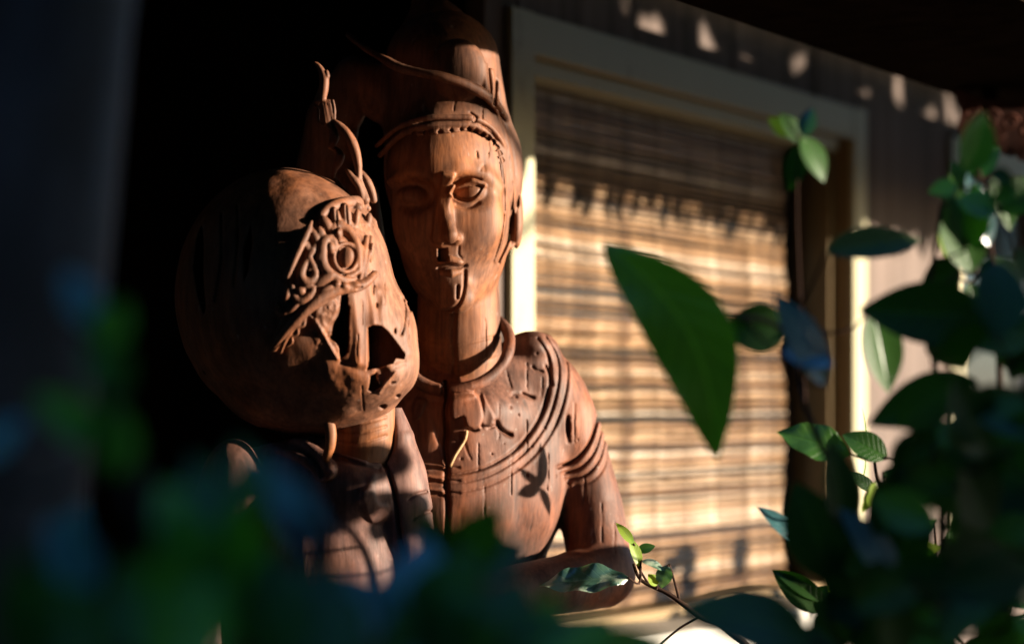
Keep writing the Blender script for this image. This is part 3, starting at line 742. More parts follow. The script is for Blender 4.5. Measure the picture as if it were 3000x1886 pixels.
# holes eaten into the face
g.prism([(1002, 858), (1023, 860), (1024, 895), (1030, 900), (1027, 925), (1025, 990), (1020, 1031), (1000, 1051), (992, 1012), (966, 992), (975, 950), (990, 925), (998, 888)], -500, -90, 's', 3)
g.prism([(1076, 960), (1093, 948), (1116, 953), (1136, 973), (1184, 1036), (1179, 1049), (1156, 1048), (1148, 1063), (1113, 1073), (1076, 1080)], -500, -95, 's', 4)
g.prism([(1083, 1101), (1098, 1098), (1103, 1113), (1113, 1133), (1093, 1148), (1076, 1143), (1081, 1126)], -500, -150, 's', 3)
pit(g, (1126, 1100), (26, 26), 15, 10); pit(g, (1150, 1120), (16, 7), 10)
g.groove(crom([(1110, 1150), (1132, 1120), (1156, 1092)], 4), 4, -10)
pit(g, (1160, 1160), (9, 9), 24); pit(g, (1115, 1192), (11, 12), 30); pit(g, (1102, 893), (3.5, 10), 16); pit(g, (1096, 837), (4, 5), 10)
pit(g, (1155, 967), (3.5, 9), 10)
g.groove(crom([(1172, 868), (1180, 900), (1178, 950), (1172, 975)], 4), 5, 7); g.groove(crom([(1186, 880), (1194, 905)], 4), 3, 6)
g.groove(crom([(1078, 800), (1082, 850), (1092, 900), (1096, 945)], 4), 9, -4); g.groove(crom([(1130, 850), (1118, 900), (1120, 940)], 4), 10, -4)
g.groove(crom([(1088, 790), (1092, 860)], 4), 2.2, 4)
T_ = np.random.RandomState(5).uniform(-1, 1, (32, 32, 32))
def patchy(f, poly, amp, size):
    """worm-eaten, crumbled surface inside an outline"""
    poly = np.array(poly, float)
    def fn(P):
        m = 1/(1+np.exp(np.clip(poly_sd(P[:, :2], poly)/4, -30, 30)))
        def n3(sz):
            q = P/sz; i0 = np.floor(q).astype(int); t = q-i0; i0 &= 31; i1 = (i0+1) & 31; a, b, c = t.T
            g_ = lambda u, v: T_[u, v, i0[:, 2]]*(1-c)+T_[u, v, i1[:, 2]]*c
            return (g_(i0[:, 0], i0[:, 1])*(1-b)+g_(i0[:, 0], i1[:, 1])*b)*(1-a)+(g_(i1[:, 0], i0[:, 1])*(1-b)+g_(i1[:, 0], i1[:, 1])*b)*a
        return m*amp*(n3(size)+0.5*n3(size*.45))
    f.add(fn, [*(poly.min(0)-14), -900], [*(poly.max(0)+14), 60], 'e', 0)
patchy(g, [(955, 1060), (1000, 1050), (1040, 1070), (1075, 1090), (1080, 1150), (1120, 1190), (1060, 1215), (1000, 1200), (960, 1130)], 1.8, 26)
patchy(g, [(1080, 1085), (1180, 1060), (1190, 1120), (1150, 1150), (1090, 1150)], 2.6, 22)
patchy(g, [(900, 900), (1000, 880), (1000, 1050), (930, 1020)], 4, 14)
g.groove(crom([(1040, 870), (1046, 930), (1052, 1000), (1050, 1060)], 4), 14, -7)
g.groove(crom([(1110, 850), (1140, 900), (1176, 960), (1200, 1030)], 4), 16, -6)
g.groove(crom([(1004, 1062), (1040, 1078), (1080, 1088), (1130, 1084), (1180, 1062)], 4), 10, 5)
# torn bark edge on the dark cheek
g.groove(crom([(912, 925), (935, 950), (955, 985), (975, 1025), (990, 1050)], 5), 5, -9)
g.plate(crom([(925, 905), (965, 870), (995, 900), (985, 930), (965, 965), (945, 985), (930, 950), (925, 905)], 4), 9, 3)
# long splits in the dome
g.prism([(575, 640), (585, 700), (592, 800), (598, 900), (592, 920), (572, 870), (556, 780), (562, 680)], -500, 150, 's', 5)
g.prism([(738, 665), (742, 720), (735, 800), (722, 830), (718, 740), (728, 690)], -500, -190, 's', 5)
g.groove(crom([(640, 620), (650, 760), (630, 880)], 4), 5, 8); g.groove(crom([(690, 600), (700, 700), (690, 840)], 4), 4, 6)
checks(g, [(1120, 800, 90), (1060, 880, 70), (1190, 930, 80), (1050, 980, 80), (1060, 1130, 70)], 5, 2.2)
g.rough(2.6, 48, 31)
g.mesh((450, 440, -410), (1245, 1290, 430), 3.0, 'head', M_wface, wom)

# tiara: a raised frame with carved flowers and scrolls
k_ = Field(DW, DWF)
for op in gbase.ops: k_.ops.append(op)
k_.add(lambda P: np.full(len(P), -5.0), [-9e4]*3, [9e4]*3, 'e', 0)
tiara = np.array([(1075, 556), (1088, 566), (1092, 640), (1090, 700), (1082, 760), (1072, 810), (1064, 842), (1040, 850), (980, 868), (920, 905), (860, 965), (812, 1030), (795, 1030), (830, 940), (800, 900), (812, 850), (846, 800), (868, 730), (905, 665), (925, 635), (960, 600), (1010, 572)], float)
k_.prism(tiara, -600, 40, 'i', 2)
bg_ = Field(DW, DWF); bg_.ops = list(k_.ops)
bw = lambda uv, lift=0.0: float(gbase.front([uv])[0])-5-lift
def tt(uv, rad, lift=2, k=4, n=5, flat=0.9):
    rad = np.array(rad)*1.22
    c = crom(uv, n) if len(uv) > 2 else np.array(uv, float)
    k_.tube(np.column_stack([c, gbase.front(c)-5-lift]), rad, 'u', k, flat)
def boss(uv, r_, lift=0, rot=0, k=4, d=15):
    r_ = (r_[0]*1.15, r_[1]*1.1); k_.ell((uv[0], uv[1], bw(uv, lift)), (r_[0], r_[1], d), 'u', k, ('Z', rot) if rot else None)
# sunk panel inside the frame
k_.plate(crom([(1075, 590), (1088, 640), (1094, 720), (1070, 800), (1020, 835), (950, 850), (890, 880), (850, 880), (880, 790), (915, 700), (950, 640), (1010, 600), (1075, 590)], 3), -4, 3)
patchy(k_, tiara, 2.5, 18)
tt([(1084, 566), (1030, 580), (985, 598), (950, 622), (932, 655)], [13, 15, 15, 12, 8], 2)              # upper roll
tt([(918, 655), (900, 700), (878, 755), (853, 818)], [5, 9, 8, 3], 22)                                  # blade along the dark edge
tt([(1098, 800), (1060, 836), (1000, 850), (940, 880), (880, 935), (835, 985), (800, 1028)], [8, 13, 15, 14, 11, 9, 5], 4)   # lower band
tt([(985, 872), (930, 905), (880, 950), (845, 995), (828, 1034)], [5, 6, 6, 5, 3], 4)
tt([(900, 938), (896, 955), (880, 962), (878, 980), (862, 988), (862, 1005), (846, 1016)], [5, 5, 4, 3], 3)
boss((1015, 757), (21, 29), 10, 8, 3, 14)
tt([(1015+33*math.cos(a), 757+42*math.sin(a)) for a in np.linspace(0.4, 6.7, 14)], 5.5, 4, 3, 2)
tt([(1015+46*math.cos(a), 755+58*math.sin(a)) for a in np.linspace(-1.3, 1.5, 8)], [7, 9, 6], 2, 3, 3)
tt([(985, 733), (980, 712), (962, 704), (950, 722), (948, 760), (958, 790), (980, 812), (1010, 822), (1045, 818)], [8, 11, 12, 13, 13, 13, 12, 9, 4], 6, 3)
boss((974, 730), (10, 15), 10, -10)
tt([(975, 690), (980, 668), (1000, 664), (1022, 680), (1040, 710), (1050, 750), (1052, 795)], [9, 12, 14, 14, 12, 10, 6], 4, 3)
boss((996, 690), (9, 20), 10, 5); boss((994, 684), (5, 10), 16)
for uv, r_, ro in (((985, 640), (13, 32), -14), ((1012, 628), (13, 34), -6), ((1038, 600), (15, 13), 0), ((1060, 588), (9, 9), 0), ((955, 662), (18, 28), -30), ((940, 690), (16, 24), -20), ((1040, 640), (10, 30), 8)): boss(uv, r_, 3, ro)
for x in (924, 930, 936): k_.groove([(x, 640-(x-924)), (x-2, 690)], 2.0, 6)
k_.groove([(985, 615), (988, 665)], 2.5, 5); k_.groove([(1012, 600), (1016, 655)], 2.5, 5); k_.groove(crom([(942, 650), (955, 668), (965, 690)], 3), 2.5, 5)
tt([(932, 720), (920, 742), (912, 760), (925, 785), (935, 800)], [6, 10, 9, 8, 5], 5)
tt([(905, 770), (895, 790), (890, 812), (900, 828), (918, 828), (930, 812), (926, 795), (912, 796)], [7, 9, 11, 11, 10, 8, 6, 4], 6, 3)
tt([(865, 842), (868, 862), (876, 880), (892, 884), (912, 872), (925, 850), (900, 846)], [5, 8, 10, 11, 10, 7, 4], 6, 3)
boss((950, 825), (34, 16), 2, -28); boss((888, 858), (14, 12), 6); boss((850, 868), (10, 18), 5, 20)
tt([(820, 895), (826, 915), (845, 920), (862, 905)], [4, 7, 7, 4], 5)
tt([(1072, 690), (1066, 730), (1060, 790), (1056, 815)], [5, 10, 8, 3], 3); tt([(1084, 690), (1078, 740), (1068, 810)], [4, 7, 3], 3)
for uv, r_, ro in (((928, 700), (12, 26), -25), ((958, 850), (26, 9), -20), ((1072, 640), (10, 24), 10), ((905, 730), (10, 22), -22), ((1085, 740), (7, 30), 8), ((870, 905), (22, 8), -40), ((940, 765), (8, 22), 10)): boss(uv, r_, 2, ro)
boss((1012, 842), (12, 12), 14); boss((1040, 838), (18, 11), 12); boss((990, 838), (12, 9), 10, -20)
k_.groove([(1048, 848), (1062, 842)], 2.5, 6)
k_.rough(1.6, 40, 41)
k_.mesh((780, 530, -430), (1130, 1050, 60), 2.4, 'tiara', M_wface, wom)

# spike ornament standing on the tiara
sp = Field(DW, DWF)
wq = -60
def st(pts, rad, dw=0, k=3):
    rad = np.array(rad)*1.25; sp.tube(crom([(x, y, wq+dw) for x, y in pts], 4), rad, 'u', k, 1.2)
st([(906, 157), (918, 166), (929, 185), (936, 210), (934, 238), (930, 268)], [2, 5, 8, 12, 12, 9])
st([(944, 186), (946, 200), (940, 214)], [4, 6, 3], -6)
st([(922, 240), (917, 262), (916, 280)], [5, 7, 4], 6)
st([(908, 290), (918, 298), (918, 330), (928, 342), (944, 346)], [4, 3.5, 3.5, 4], 4)
for x0, x1, r_ in ((934, 942, 5), (942, 950, 5), (950, 954, 4), (956, 962, 4), (966, 966, 3.5)): st([(x0-4, 272), (x0+1, 300), (x1, 340)], [3, r_, r_], -4)
st([(912, 276), (930, 270), (950, 284), (968, 306)], [5, 7, 5, 3], 0)
st([(944, 346), (956, 352), (966, 378), (962, 396), (951, 412)], [5, 10, 12, 11, 4], 0)
st([(955, 414), (972, 420), (982, 438), (976, 458), (966, 478), (962, 500)], [4, 8, 12, 11, 7, 5], 4)
st([(968, 334), (982, 346), (1002, 368), (1020, 400), (1031, 435), (1038, 470), (1039, 505)], [4, 8, 11, 13, 12, 10, 6], -6)
st([(1001, 476), (1012, 490), (1028, 512), (1042, 534), (1050, 566)], [2, 7, 9, 8, 8], -10)
st([(1040, 480), (1050, 492), (1064, 515), (1076, 540), (1084, 570)], [4, 8, 11, 10, 8], 8)
st([(1039, 500), (1048, 530), (1058, 570)], [8, 9, 12], 0); st([(962, 498), (985, 530), (1020, 570)], [4, 7, 8], 14)
sp.rough(1.2, 26, 51)
so_ = sp.mesh((890, 140, wq-60), (1110, 590, wq+60), 2.4, 'tiara_spike', M_wface, wom)

# her neck, shawl and shoulders
a = Field(DW, DWF)
a.tube([(1050, 1130, 40), (1050, 1250, 20), (1038, 1330, 40), (1024, 1420, 120)], [94, 94, 104, 165], k=20)
for y in (1240, 1268, 1296): a.groove(crom([(950, y-6), (1030, y+6), (1120, y-18)], 5), 4, 4)
a.rough(1.6, 40, 61)
a.mesh((880, 1150, -160), (1190, 1420, 200), 3.2, 'neck', M_neck, wom)
s_ = Field(DW, DWF)
s_.ell((930, 1760, 190), (312, 460, 310), k=20)
s_.tube([(690, 1400, 20), (900, 1365, 30), (1140, 1390, 100)], [80, 90, 84], k=60)
s_.ell((1015, 1440, 60), (160, 140, 160), k=30)
s_.ell((660, 1405, -50), (86, 118, 92), k=24)
s_.tube([(640, 1420, -40), (560, 1640, -60), (560, 1900, -60)], [80, 76, 74], k=20)
s_.ell((1148, 1430, 70), (86, 140, 110), k=24)
s_.tube([(1150, 1420, 60), (1178, 1560, 50), (1190, 1760, 40), (1180, 1950, 20)], [84, 84, 78, 74], k=24)
s_.tube([(1138, 1200, 50), (1152, 1290, 50), (1158, 1380, 50), (1176, 1490, 50)], [28, 50, 66, 76], k=24)      # shawl rising to the neck on the right
s_.groove(crom([(1122, 1205), (1136, 1260), (1132, 1320), (1116, 1352)], 5), 7, 22)
s_.groove(crom([(1110, 1240), (1112, 1300), (1108, 1340)], 4), 4, 8)
s_.ell((1112, 1352, -100), (18, 14, 40), 's', 6)
s_.groove(crom([(1108, 1350), (1130, 1400), (1148, 1470), (1160, 1560), (1176, 1640)], 5), 6, 18)
s_.groove(crom([(955, 1340), (1000, 1352), (1050, 1372), (1100, 1378)], 5), 8, 9)
s_.groove(crom([(955, 1328), (1000, 1338), (1060, 1356)], 5), 7, -7)
s_.groove(crom([(1040, 1470), (1070, 1440), (1086, 1390)], 5), 12, -6)
s_.groove(crom([(1188, 1470), (1210, 1455), (1240, 1448)], 5), 4, 8); s_.groove(crom([(1200, 1530), (1230, 1512), (1258, 1508)], 5), 4, 7)
s_.tube(s_.on([(838, 1296), (880, 1306), (925, 1340), (955, 1378), (958, 1400)], 4), [9, 17, 21, 22, 10], k=5)
s_.tube(s_.on([(800, 1326), (850, 1336), (896, 1362), (920, 1402)], 2), [9, 15, 17, 8], k=5)
s_.tube(s_.on([(925, 1412), (945, 1404), (966, 1388)], 8), [6, 9, 6], k=4)
s_.plate(crom([(1050, 1440), (1080, 1430), (1100, 1480), (1130, 1490), (1120, 1530), (1080, 1540), (1060, 1500), (1050, 1440)], 3), 9, 5)
s_.rough(2.6, 48, 71)
s_.mesh((450, 1190, -330), (1290, 2030, 300), 3.6, 'shawl', M_wbody, wom)
c_ = Field(DW, DWF)
c_.tube(crom([(900, 1214, -60), (930, 1216, -84), (948, 1236, -96), (956, 1275, -100), (954, 1310, -98), (946, 1345, -92)], 5), [4, 14, 20, 20, 18, 12], 'u', 4)
c_.groove(crom([(928, 1228), (938, 1262), (938, 1310)], 4), 7, 7); c_.rough(1.4, 30, 81)
c_.mesh((880, 1190, -150), (990, 1370, -40), 2.6, 'collar_curl', M_neck, wom)

# low stone plinth carrying both figures
mb = MB()
p0 = [(-0.62, 2.16), (0.32, 2.16), (0.32, 2.98), (-0.62, 2.98)]
mb.hexa([(x, y, 0) for x, y in p0]+[(x*0.98, y, 0.42) for x, y in p0])
pl = mb.build('stone_plinth', M_stone); tag(pl, 'low stone plinth under the two wooden figures', 'plinth')
for par, cx, cy, rx, ry in ((man, PT(1320, 1500, DM).x, DM+0.03, 0.15, 0.10), (wom, PT(930, 1500, DW).x, DW+0.03, 0.14, 0.09)):
    mb = MB(); n = 24; zs = [(0.415, 1.12), (0.5, 1.15), (0.6, 1.1), (0.7, 1.0), (0.80, 0.92)]
    for z, k in zs:
        for i in range(n):
            q = 2*math.pi*i/n; mb.v.append((cx+rx*k*math.cos(q)*(1+.05*math.sin(5*q)), cy+ry*k*math.sin(q), z))
    for j in range(len(zs)-1):
        for i in range(n): mb.f.append([j*n+i, j*n+(i+1) % n, (j+1)*n+(i+1) % n, (j+1)*n+i])
    mb.f.append(list(range(n))[::-1]); mb.f.append([(len(zs)-1)*n+i for i in range(n)])
    mb.build('skirt', M_body, par, True)

# ------------------------------------------------------------------ leaves and shrubs
def leaf_geo(base, tip, width, facing, curl=0.10, fold=0.18, blunt=0.85, wave=0.0, nt=12, nc=6, bend=0.0):
    base, tip = Vector(base), Vector(tip); ax = tip-base; L = ax.length; ax = ax/L
    f = Vector(facing); f = (f-ax*f.dot(ax)); f.normalize(); sd = ax.cross(f)
    V, Fc = [], []
    for i in range(nt+1):
        t = i/nt
        pr = (math.sin(math.pi*t**blunt))**0.8 if 0 < t < 1 else 0.0
        pr = max(pr*(1-0.25*max(0, t-.7)), 0.02)
        for j in range(nc+1):
            c = j/nc*2-1
            p = base+ax*(L*t)+sd*(c*width*0.5*pr+bend*width*math.sin(math.pi*t))+f*(-fold*abs(c)**1.3*width*0.5*pr*-1 - curl*L*(t-0.35)**2*1.6 + wave*width*0.06*math.sin(t*17+c*2)*abs(c))
            V.append(p)
    for i in range(nt):
        for j in range(nc):
            q = i*(nc+1)+j; Fc.append((q, q+1, q+nc+2, q+nc+1))
    return V, Fc
def leaf(parent, base, tip, width, facing=(0, -0.7, 0.7), mat=None, **k):
    V, Fc = leaf_geo(base, tip, width, facing, **k)
    o = mesh_obj('leaf', V, Fc, mat or M_leaf, parent, True); nc = k.get('nc', 6); nt = k.get('nt', 12)
    q = np.array(Fc).ravel(); u = np.column_stack([(q % (nc+1))/nc, (q//(nc+1))/nt]).astype(np.float32)
    o.data.uv_layers.new(name='UVMap').data.foreach_set('uv', u.ravel()); return o
bases, stems = {}, {}
def pleaf(parent, b, t, d, wpx, facing=(0, -0.7, 0.7), mat=None, dd=0.0, **k):
    """leaf seen from photo position b to t at distance d, width in photo units"""
    if not k.pop('bare', False): bases.setdefault(parent.name, []).append(PT(*b, d))
    return leaf(parent, PT(*b, d), PT(*t, d+dd), wpx/F*d, facing, mat, **k)
def pstem(parent, pts, d, r0, r1, name='stem'):
    c = crom([PT(x, y, d if not hasattr(d, '__len__') else d[i]) for i, (x, y) in enumerate(pts)], 5)
    stems.setdefault(parent.name, []).extend(Vector(q) for q in c)
    mb = MB(); mb.tube(c, np.linspace(r0, r1, len(c)), 7); return mb.build(name, M_stem, parent, True)
SKYF = (0.1, -0.62, 0.78); FRONT = (0.05, -1, 0.1); BACK = (-0.1, -0.9, -0.4)

# shrub close to the lens, lower left: large soft shapes
fs = empty('shrub', (-0.1, 1.0, 0)); tag(fs, 'dark leafy shrub close to the lens along the bottom left, strongly blurred', 'shrub')
rnd = random.Random(3)
pstem(fs, [(700, 3400), (650, 2600), (560, 1900), (420, 1500), (320, 1150), (250, 960)], 1.0, .012, .003)
pstem(fs, [(700, 2800), (800, 2000), (900, 1800), (950, 1640), (860, 1500)], 1.05, .008, .003)
pstem(fs, [(900, 3000), (1150, 2200), (1250, 1850), (1330, 1650)], 1.2, .008, .003)
pleaf(fs, (950, 1640), (755, 1320), 1.05, 150, SKYF, M_leafskyteal)
pleaf(fs, (280, 960), (190, 790), 0.95, 120, SKYF, M_leafskyteal); pleaf(fs, (280, 1010), (370, 880), 0.95, 120, (0.4, -0.8, 0.3), M_leaffg)
pleaf(fs, (330, 1400), (340, 1180), 0.95, 150, FRONT, M_leaffg); pleaf(fs, (-60, 1350), (70, 1220), 0.95, 120, SKYF, M_leafskyteal)
pleaf(fs, (330, 1300), (100, 1150), 0.95, 130, FRONT, M_leaffg); pleaf(fs, (360, 1150), (260, 1000), 0.92, 140, FRONT, M_leaf)
for bq, tq, d, wq_, mq in (((600, 1886), (520, 1480), 1.0, 260, M_leaffg), ((720, 1900), (700, 1480), 1.02, 240, M_leaffg), ((560, 1960), (330, 1620), 1.0, 230, M_leaf), ((820, 1980), (800, 1600), 0.98, 230, M_leaf),
                        ((480, 1990), (620, 1700), 0.95, 260, M_leaffg), ((980, 1990), (900, 1660), 1.08, 260, M_leaf), ((1080, 1990), (1090, 1690), 1.15, 260, M_leaf), ((1180, 1960), (1250, 1560), 1.2, 240, M_leafskyteal),
                        ((1250, 1960), (1370, 1600), 1.2, 260, M_leaf), ((1330, 1660), (1465, 1480), 1.35, 150, M_leaf), ((1330, 1680), (1560, 1590), 1.35, 140, M_leaf), ((1320, 1700), (1230, 1490), 1.3, 130, M_leaf),
                        ((1400, 1980), (1520, 1680), 1.2, 240, M_leaf), ((1500, 2020), (1800, 1800), 1.3, 220, M_leaffg), ((1450, 2000), (1640, 1760), 1.3, 220, M_leaf), ((1700, 2000), (1960, 1860), 1.35, 200, M_leaffg),
                        ((300, 2000), (160, 1700), 0.95, 240, M_leaf), ((120, 2000), (60, 1600), 0.95, 200, M_leaf), ((700, 1600), (560, 1330), 1.0, 150, M_leaf), ((640, 1700), (460, 1400), 1.0, 170, M_leaffg),
                        ((1120, 1860), (1010, 1660), 1.15, 160, M_leafskyteal), ((850, 1800), (1030, 1670), 1.1, 150, M_leaf), ((760, 1500), (690, 1290), 1.02, 100, M_leaf)):
    fc = Vector((rnd.uniform(-.3, .3), -0.7, rnd.uniform(0.2, 0.9)))
    d *= 0.93
    pleaf(fs, bq, tq, d, wq_*1.08, fc, mq, dd=rnd.uniform(-.04, .04), curl=rnd.uniform(.05, .2))

for i in range(26):
    x = rnd.uniform(150, 1750); y = rnd.uniform(1500, 1950) if x > 420 else rnd.uniform(1250, 1900); a_ = rnd.uniform(-2.6, -.5); L = rnd.uniform(180, 320)
    top = y+L*math.sin(a_); tx = x+L*math.cos(a_)
    if top < 1470+max(0, x-1500)*1.1 or (800 < min(x, tx)+80 and max(x, tx)-80 < 1330 and top < 1640): continue
    pleaf(fs, (x, y), (x+L*math.cos(a_), y+L*math.sin(a_)), rnd.uniform(.9, 1.2), L*rnd.uniform(.5, .65), (rnd.uniform(-.4, .4), -.7, rnd.uniform(.3, .9)), rnd.choice([M_leaffg, M_leaf, M_leafskyteal, M_leaffg]))
# shrub at the right with the large leaf in front of the blind
rs_ = empty('shrub', (0.42, 1.85, 0)); tag(rs_, 'dark green broad leaved shrub at the right with one large leaf across the blind', 'shrub')
pstem(rs_, [(2700, 4200), (2680, 2600), (2650, 1900), (2500, 1500), (2360, 1200), (2300, 940)], 1.85, .005, .0018)
pstem(rs_, [(2680, 2200), (2760, 1600), (2740, 1100), (2720, 880), (2760, 600)], 1.85, .004, .0015)
pstem(rs_, [(2700, 2600), (2900, 1900), (2930, 1200), (2900, 700), (2850, 420)], 1.95, .004, .0015)
pstem(rs_, [(2360, 1200), (2345, 900), (2335, 600), (2340, 400)], 1.9, .0014, .0008)
pstem(rs_, [(2310, 975), (2230, 935), (2140, 925)], [1.86, 1.80, 1.74], .0022, .0016)
pleaf(rs_, (1768, 706), (2110, 1345), 1.72, 250, (0.05, -1, 0.05), M_leaffg, curl=0.12, fold=0.16, blunt=0.95, wave=0.5, bend=-0.38, nt=24, nc=10, bare=True)
pleaf(rs_, (2310, 960), (2120, 965), 1.90, 150, FRONT, M_leafdark)
pleaf(rs_, (2420, 1130), (2280, 850), 1.75, 140, SKYF, M_leafsky); pleaf(rs_, (2290, 1020), (2445, 1060), 1.75, 170, SKYF, M_leafsky)
pleaf(rs_, (2320, 400), (2252, 345), 1.9, 50, FRONT, M_leafyoung); pleaf(rs_, (2345, 420), (2290, 330), 1.9, 80, SKYF, M_leafdark); pleaf(rs_, (2355, 400), (2378, 315), 1.9, 56, (0.1, -.5, .9), M_leafsky)
pleaf(rs_, (2350, 400), (2420, 530), 1.9, 92, (0.5, -.8, .2), M_leaf); pleaf(rs_, (2350, 420), (2310, 560), 1.9, 70, FRONT, M_leafdark)
pleaf(rs_, (2422, 735), (2710, 690), 1.82, 118, (0.1, -0.85, 0.45), M_leafdark, dd=0.06, curl=.08)
pleaf(rs_, (2900, 930), (2520, 905), 1.8, 190, (0, -1, .1), M_leafdark); pleaf(rs_, (2560, 910), (2610, 1150), 1.9, 130, (.3, -1, 0), M_leaf); pleaf(rs_, (2750, 930), (2830, 1080), 1.85, 170, FRONT, M_leafdark)
pleaf(rs_, (2860, 1110), (2545, 1240), 1.8, 150, (0, -1, .2), M_leafdark); pleaf(rs_, (2850, 800), (2780, 560), 1.9, 150, (.3, -1, 0), M_leaf); pleaf(rs_, (2860, 640), (2790, 470), 1.95, 90, FRONT, M_leaf)
pleaf(rs_, (2900, 720), (2840, 500), 1.9, 90, SKYF, M_leafsky); pleaf(rs_, (2780, 760), (2770, 600), 2.0, 60, FRONT, M_leafyoung); pleaf(rs_, (2930, 620), (3040, 520), 1.95, 110, FRONT, M_leafdark)
pleaf(rs_, (2440, 1700), (2330, 1410), 1.75, 190, FRONT, M_leafdark); pleaf(rs_, (2640, 1730), (2470, 1480), 1.7, 140, SKYF, M_leafsky); pleaf(rs_, (2480, 1560), (2440, 1290), 1.75, 120, SKYF, M_leafdark)
pleaf(rs_, (2380, 1860), (2010, 1760), 1.55, 190, (0.1, -0.9, 0.5), M_leaf, curl=.2); pleaf(rs_, (2500, 1960), (2150, 1840), 1.6, 200, SKYF, M_leafdark)
for i in range(72):
    x = rnd.uniform(2560, 3080); y = rnd.uniform(880, 1900)
    if x < 2740 and y < 1300 or x < 2620 and y < 1500 or x < 2860 and 960 < y < 1090: continue
    a_ = rnd.uniform(0, 6.28); L = rnd.uniform(170, 320)
    pleaf(rs_, (x, y), (x+L*math.cos(a_), y+L*math.sin(a_)*.8), rnd.uniform(1.45, 1.85), L*rnd.uniform(.5, .72), (rnd.uniform(-.5, .5), -1, rnd.uniform(-.2, .5)), rnd.choice([M_leafdark, M_leafdark, M_leaf]), dd=rnd.uniform(-.05, .05))
for i in range(16):
    x = rnd.uniform(2790, 3040); y = rnd.uniform(430, 860); a_ = rnd.uniform(0, 6.28); L = rnd.uniform(120, 220)
    pleaf(rs_, (x, y), (x+L*math.cos(a_)*.6, y+L*math.sin(a_)), rnd.uniform(1.7, 2.0), L*rnd.uniform(.4, .6), (rnd.uniform(-.2, .9), -1, rnd.uniform(-.2, .5)), rnd.choice([M_leaffg, M_leaf, M_leafdark]))
for bq, tq, wq_ in (((2420, 1790), (2560, 1720), 170), ((2480, 1900), (2420, 1730), 180), ((2600, 1950), (2560, 1760), 200), ((2700, 1960), (2720, 1780), 200), ((2560, 1560), (2690, 1350), 150), ((2620, 1400), (2740, 1250), 130)):
    pleaf(rs_, bq, tq, 1.7, wq_, FRONT, M_leafdark)

# sprigs just behind, nearly in focus
sg = empty('shrub', (0.42, 2.45, 0)); tag(sg, 'thin reddish stemmed shrub with a bright yellow green shoot beside the arm', 'shrub')
pstem(sg, [(2500, 4000), (2400, 2600), (2250, 2000), (2130, 1845), (2050, 1805), (1960, 1740), (1880, 1700), (1855, 1650)], 2.48, .005, .0014)
pstem(sg, [(2050, 1805), (1990, 1840), (1930, 1890)], 2.48, .0014, .0012); pstem(sg, [(1990, 1758), (1975, 1700), (1960, 1650)], 2.48, .0014, .001)
pstem(sg, [(1905, 1718), (1870, 1660), (1858, 1620)], 2.48, .0013, .001)
pleaf(sg, (1856, 1592), (1806, 1530), 2.47, 30, (.2, -1, .3), M_leafyoung); pleaf(sg, (1876, 1660), (1846, 1570), 2.47, 38, (.6, -1, .3), M_leafyoung)
pleaf(sg, (1866, 1612), (1920, 1598), 2.48, 30, (.2, -1, .3), M_leaf); pleaf(sg, (1880, 1640), (1955, 1665), 2.47, 34, SKYF, M_leafvar, curl=.3); pleaf(sg, (1955, 1655), (1935, 1722), 2.47, 50, SKYF, M_leafvar, curl=.4, wave=1)
pleaf(sg, (1925, 1715), (1900, 1680), 2.47, 40, (.6, -.8, .2), M_leafyoung)
pleaf(sg, (1840, 1690), (1580, 1704), 2.42, 96, (0.25, -0.75, 0.6), M_leafvar, wave=1.5, curl=.12, nt=18, nc=8)
pleaf(sg, (2490, 1330), (2280, 1258), 2.25, 120, (.5, -.8, .3), M_leaf, wave=.8); pleaf(sg, (2600, 1340), (2470, 1270), 2.25, 90, (.3, -.9, .2), M_leaf)
pleaf(sg, (2350, 1600), (2225, 1478), 2.2, 76, SKYF, M_leafsky); pleaf(sg, (2420, 1790), (2265, 1668), 2.3, 90, FRONT, M_leafdark); pleaf(sg, (2410, 1760), (2270, 1670), 2.3, 40, FRONT, M_leaf)
pstem(sg, [(2640, 2400), (2640, 1700), (2600, 1480), (2570, 1400), (2560, 1330)], 2.35, .004, .0012)
for i in range(60):
    x = rnd.uniform(2420, 3060); y = rnd.uniform(1330, 1900)
    if x < 2560 and y < 1650: continue
    a_ = rnd.uniform(0, 6.28); L = rnd.uniform(60, 130)
    pleaf(sg, (x, y), (x+L*math.cos(a_), y+L*math.sin(a_)), rnd.uniform(2.15, 2.5), L*rnd.uniform(.4, .6), (rnd.uniform(-.2, .8), -1, rnd.uniform(-.2, .7)), rnd.choice([M_leaf, M_leaf, M_leafyoung, M_leafdark]), wave=.5)
for x0 in (2690, 2790, 2890, 2960): pstem(sg, [(x0, 2600), (x0+rnd.uniform(-40, 40), 1900), (x0+rnd.uniform(-60, 60), 1560), (x0+rnd.uniform(-90, 90), 1380)], rnd.uniform(2.25, 2.45), .004, .0013)

# leaf stalks and twigs joining every leaf to the nearest branch
for r_ in (fs, rs_, sg):
    mb = MB(); pts = list(stems[r_.name])
    for p in sorted(bases[r_.name], key=lambda q: min((q-t).length for t in pts)):
        q = min(pts, key=lambda t: (t-p).length + max(0, t.z-p.z)*.8); L = (q-p).length
        if L > 0.30 or L < 0.002: continue
        m_ = (p+q)/2+Vector((rnd.uniform(-.1, .1), rnd.uniform(-.1, .1), rnd.uniform(-.25, -.05)))*L
        c = crom([tuple(q), tuple(m_), tuple(p)], 4); mb.tube([Vector(v) for v in c], np.linspace(.0016, .0009, len(c)), 5)
        pts += [Vector(v) for v in c[3:]]
    tag(mb.build('branchwork', M_stem, r_, True), kind='stuff')

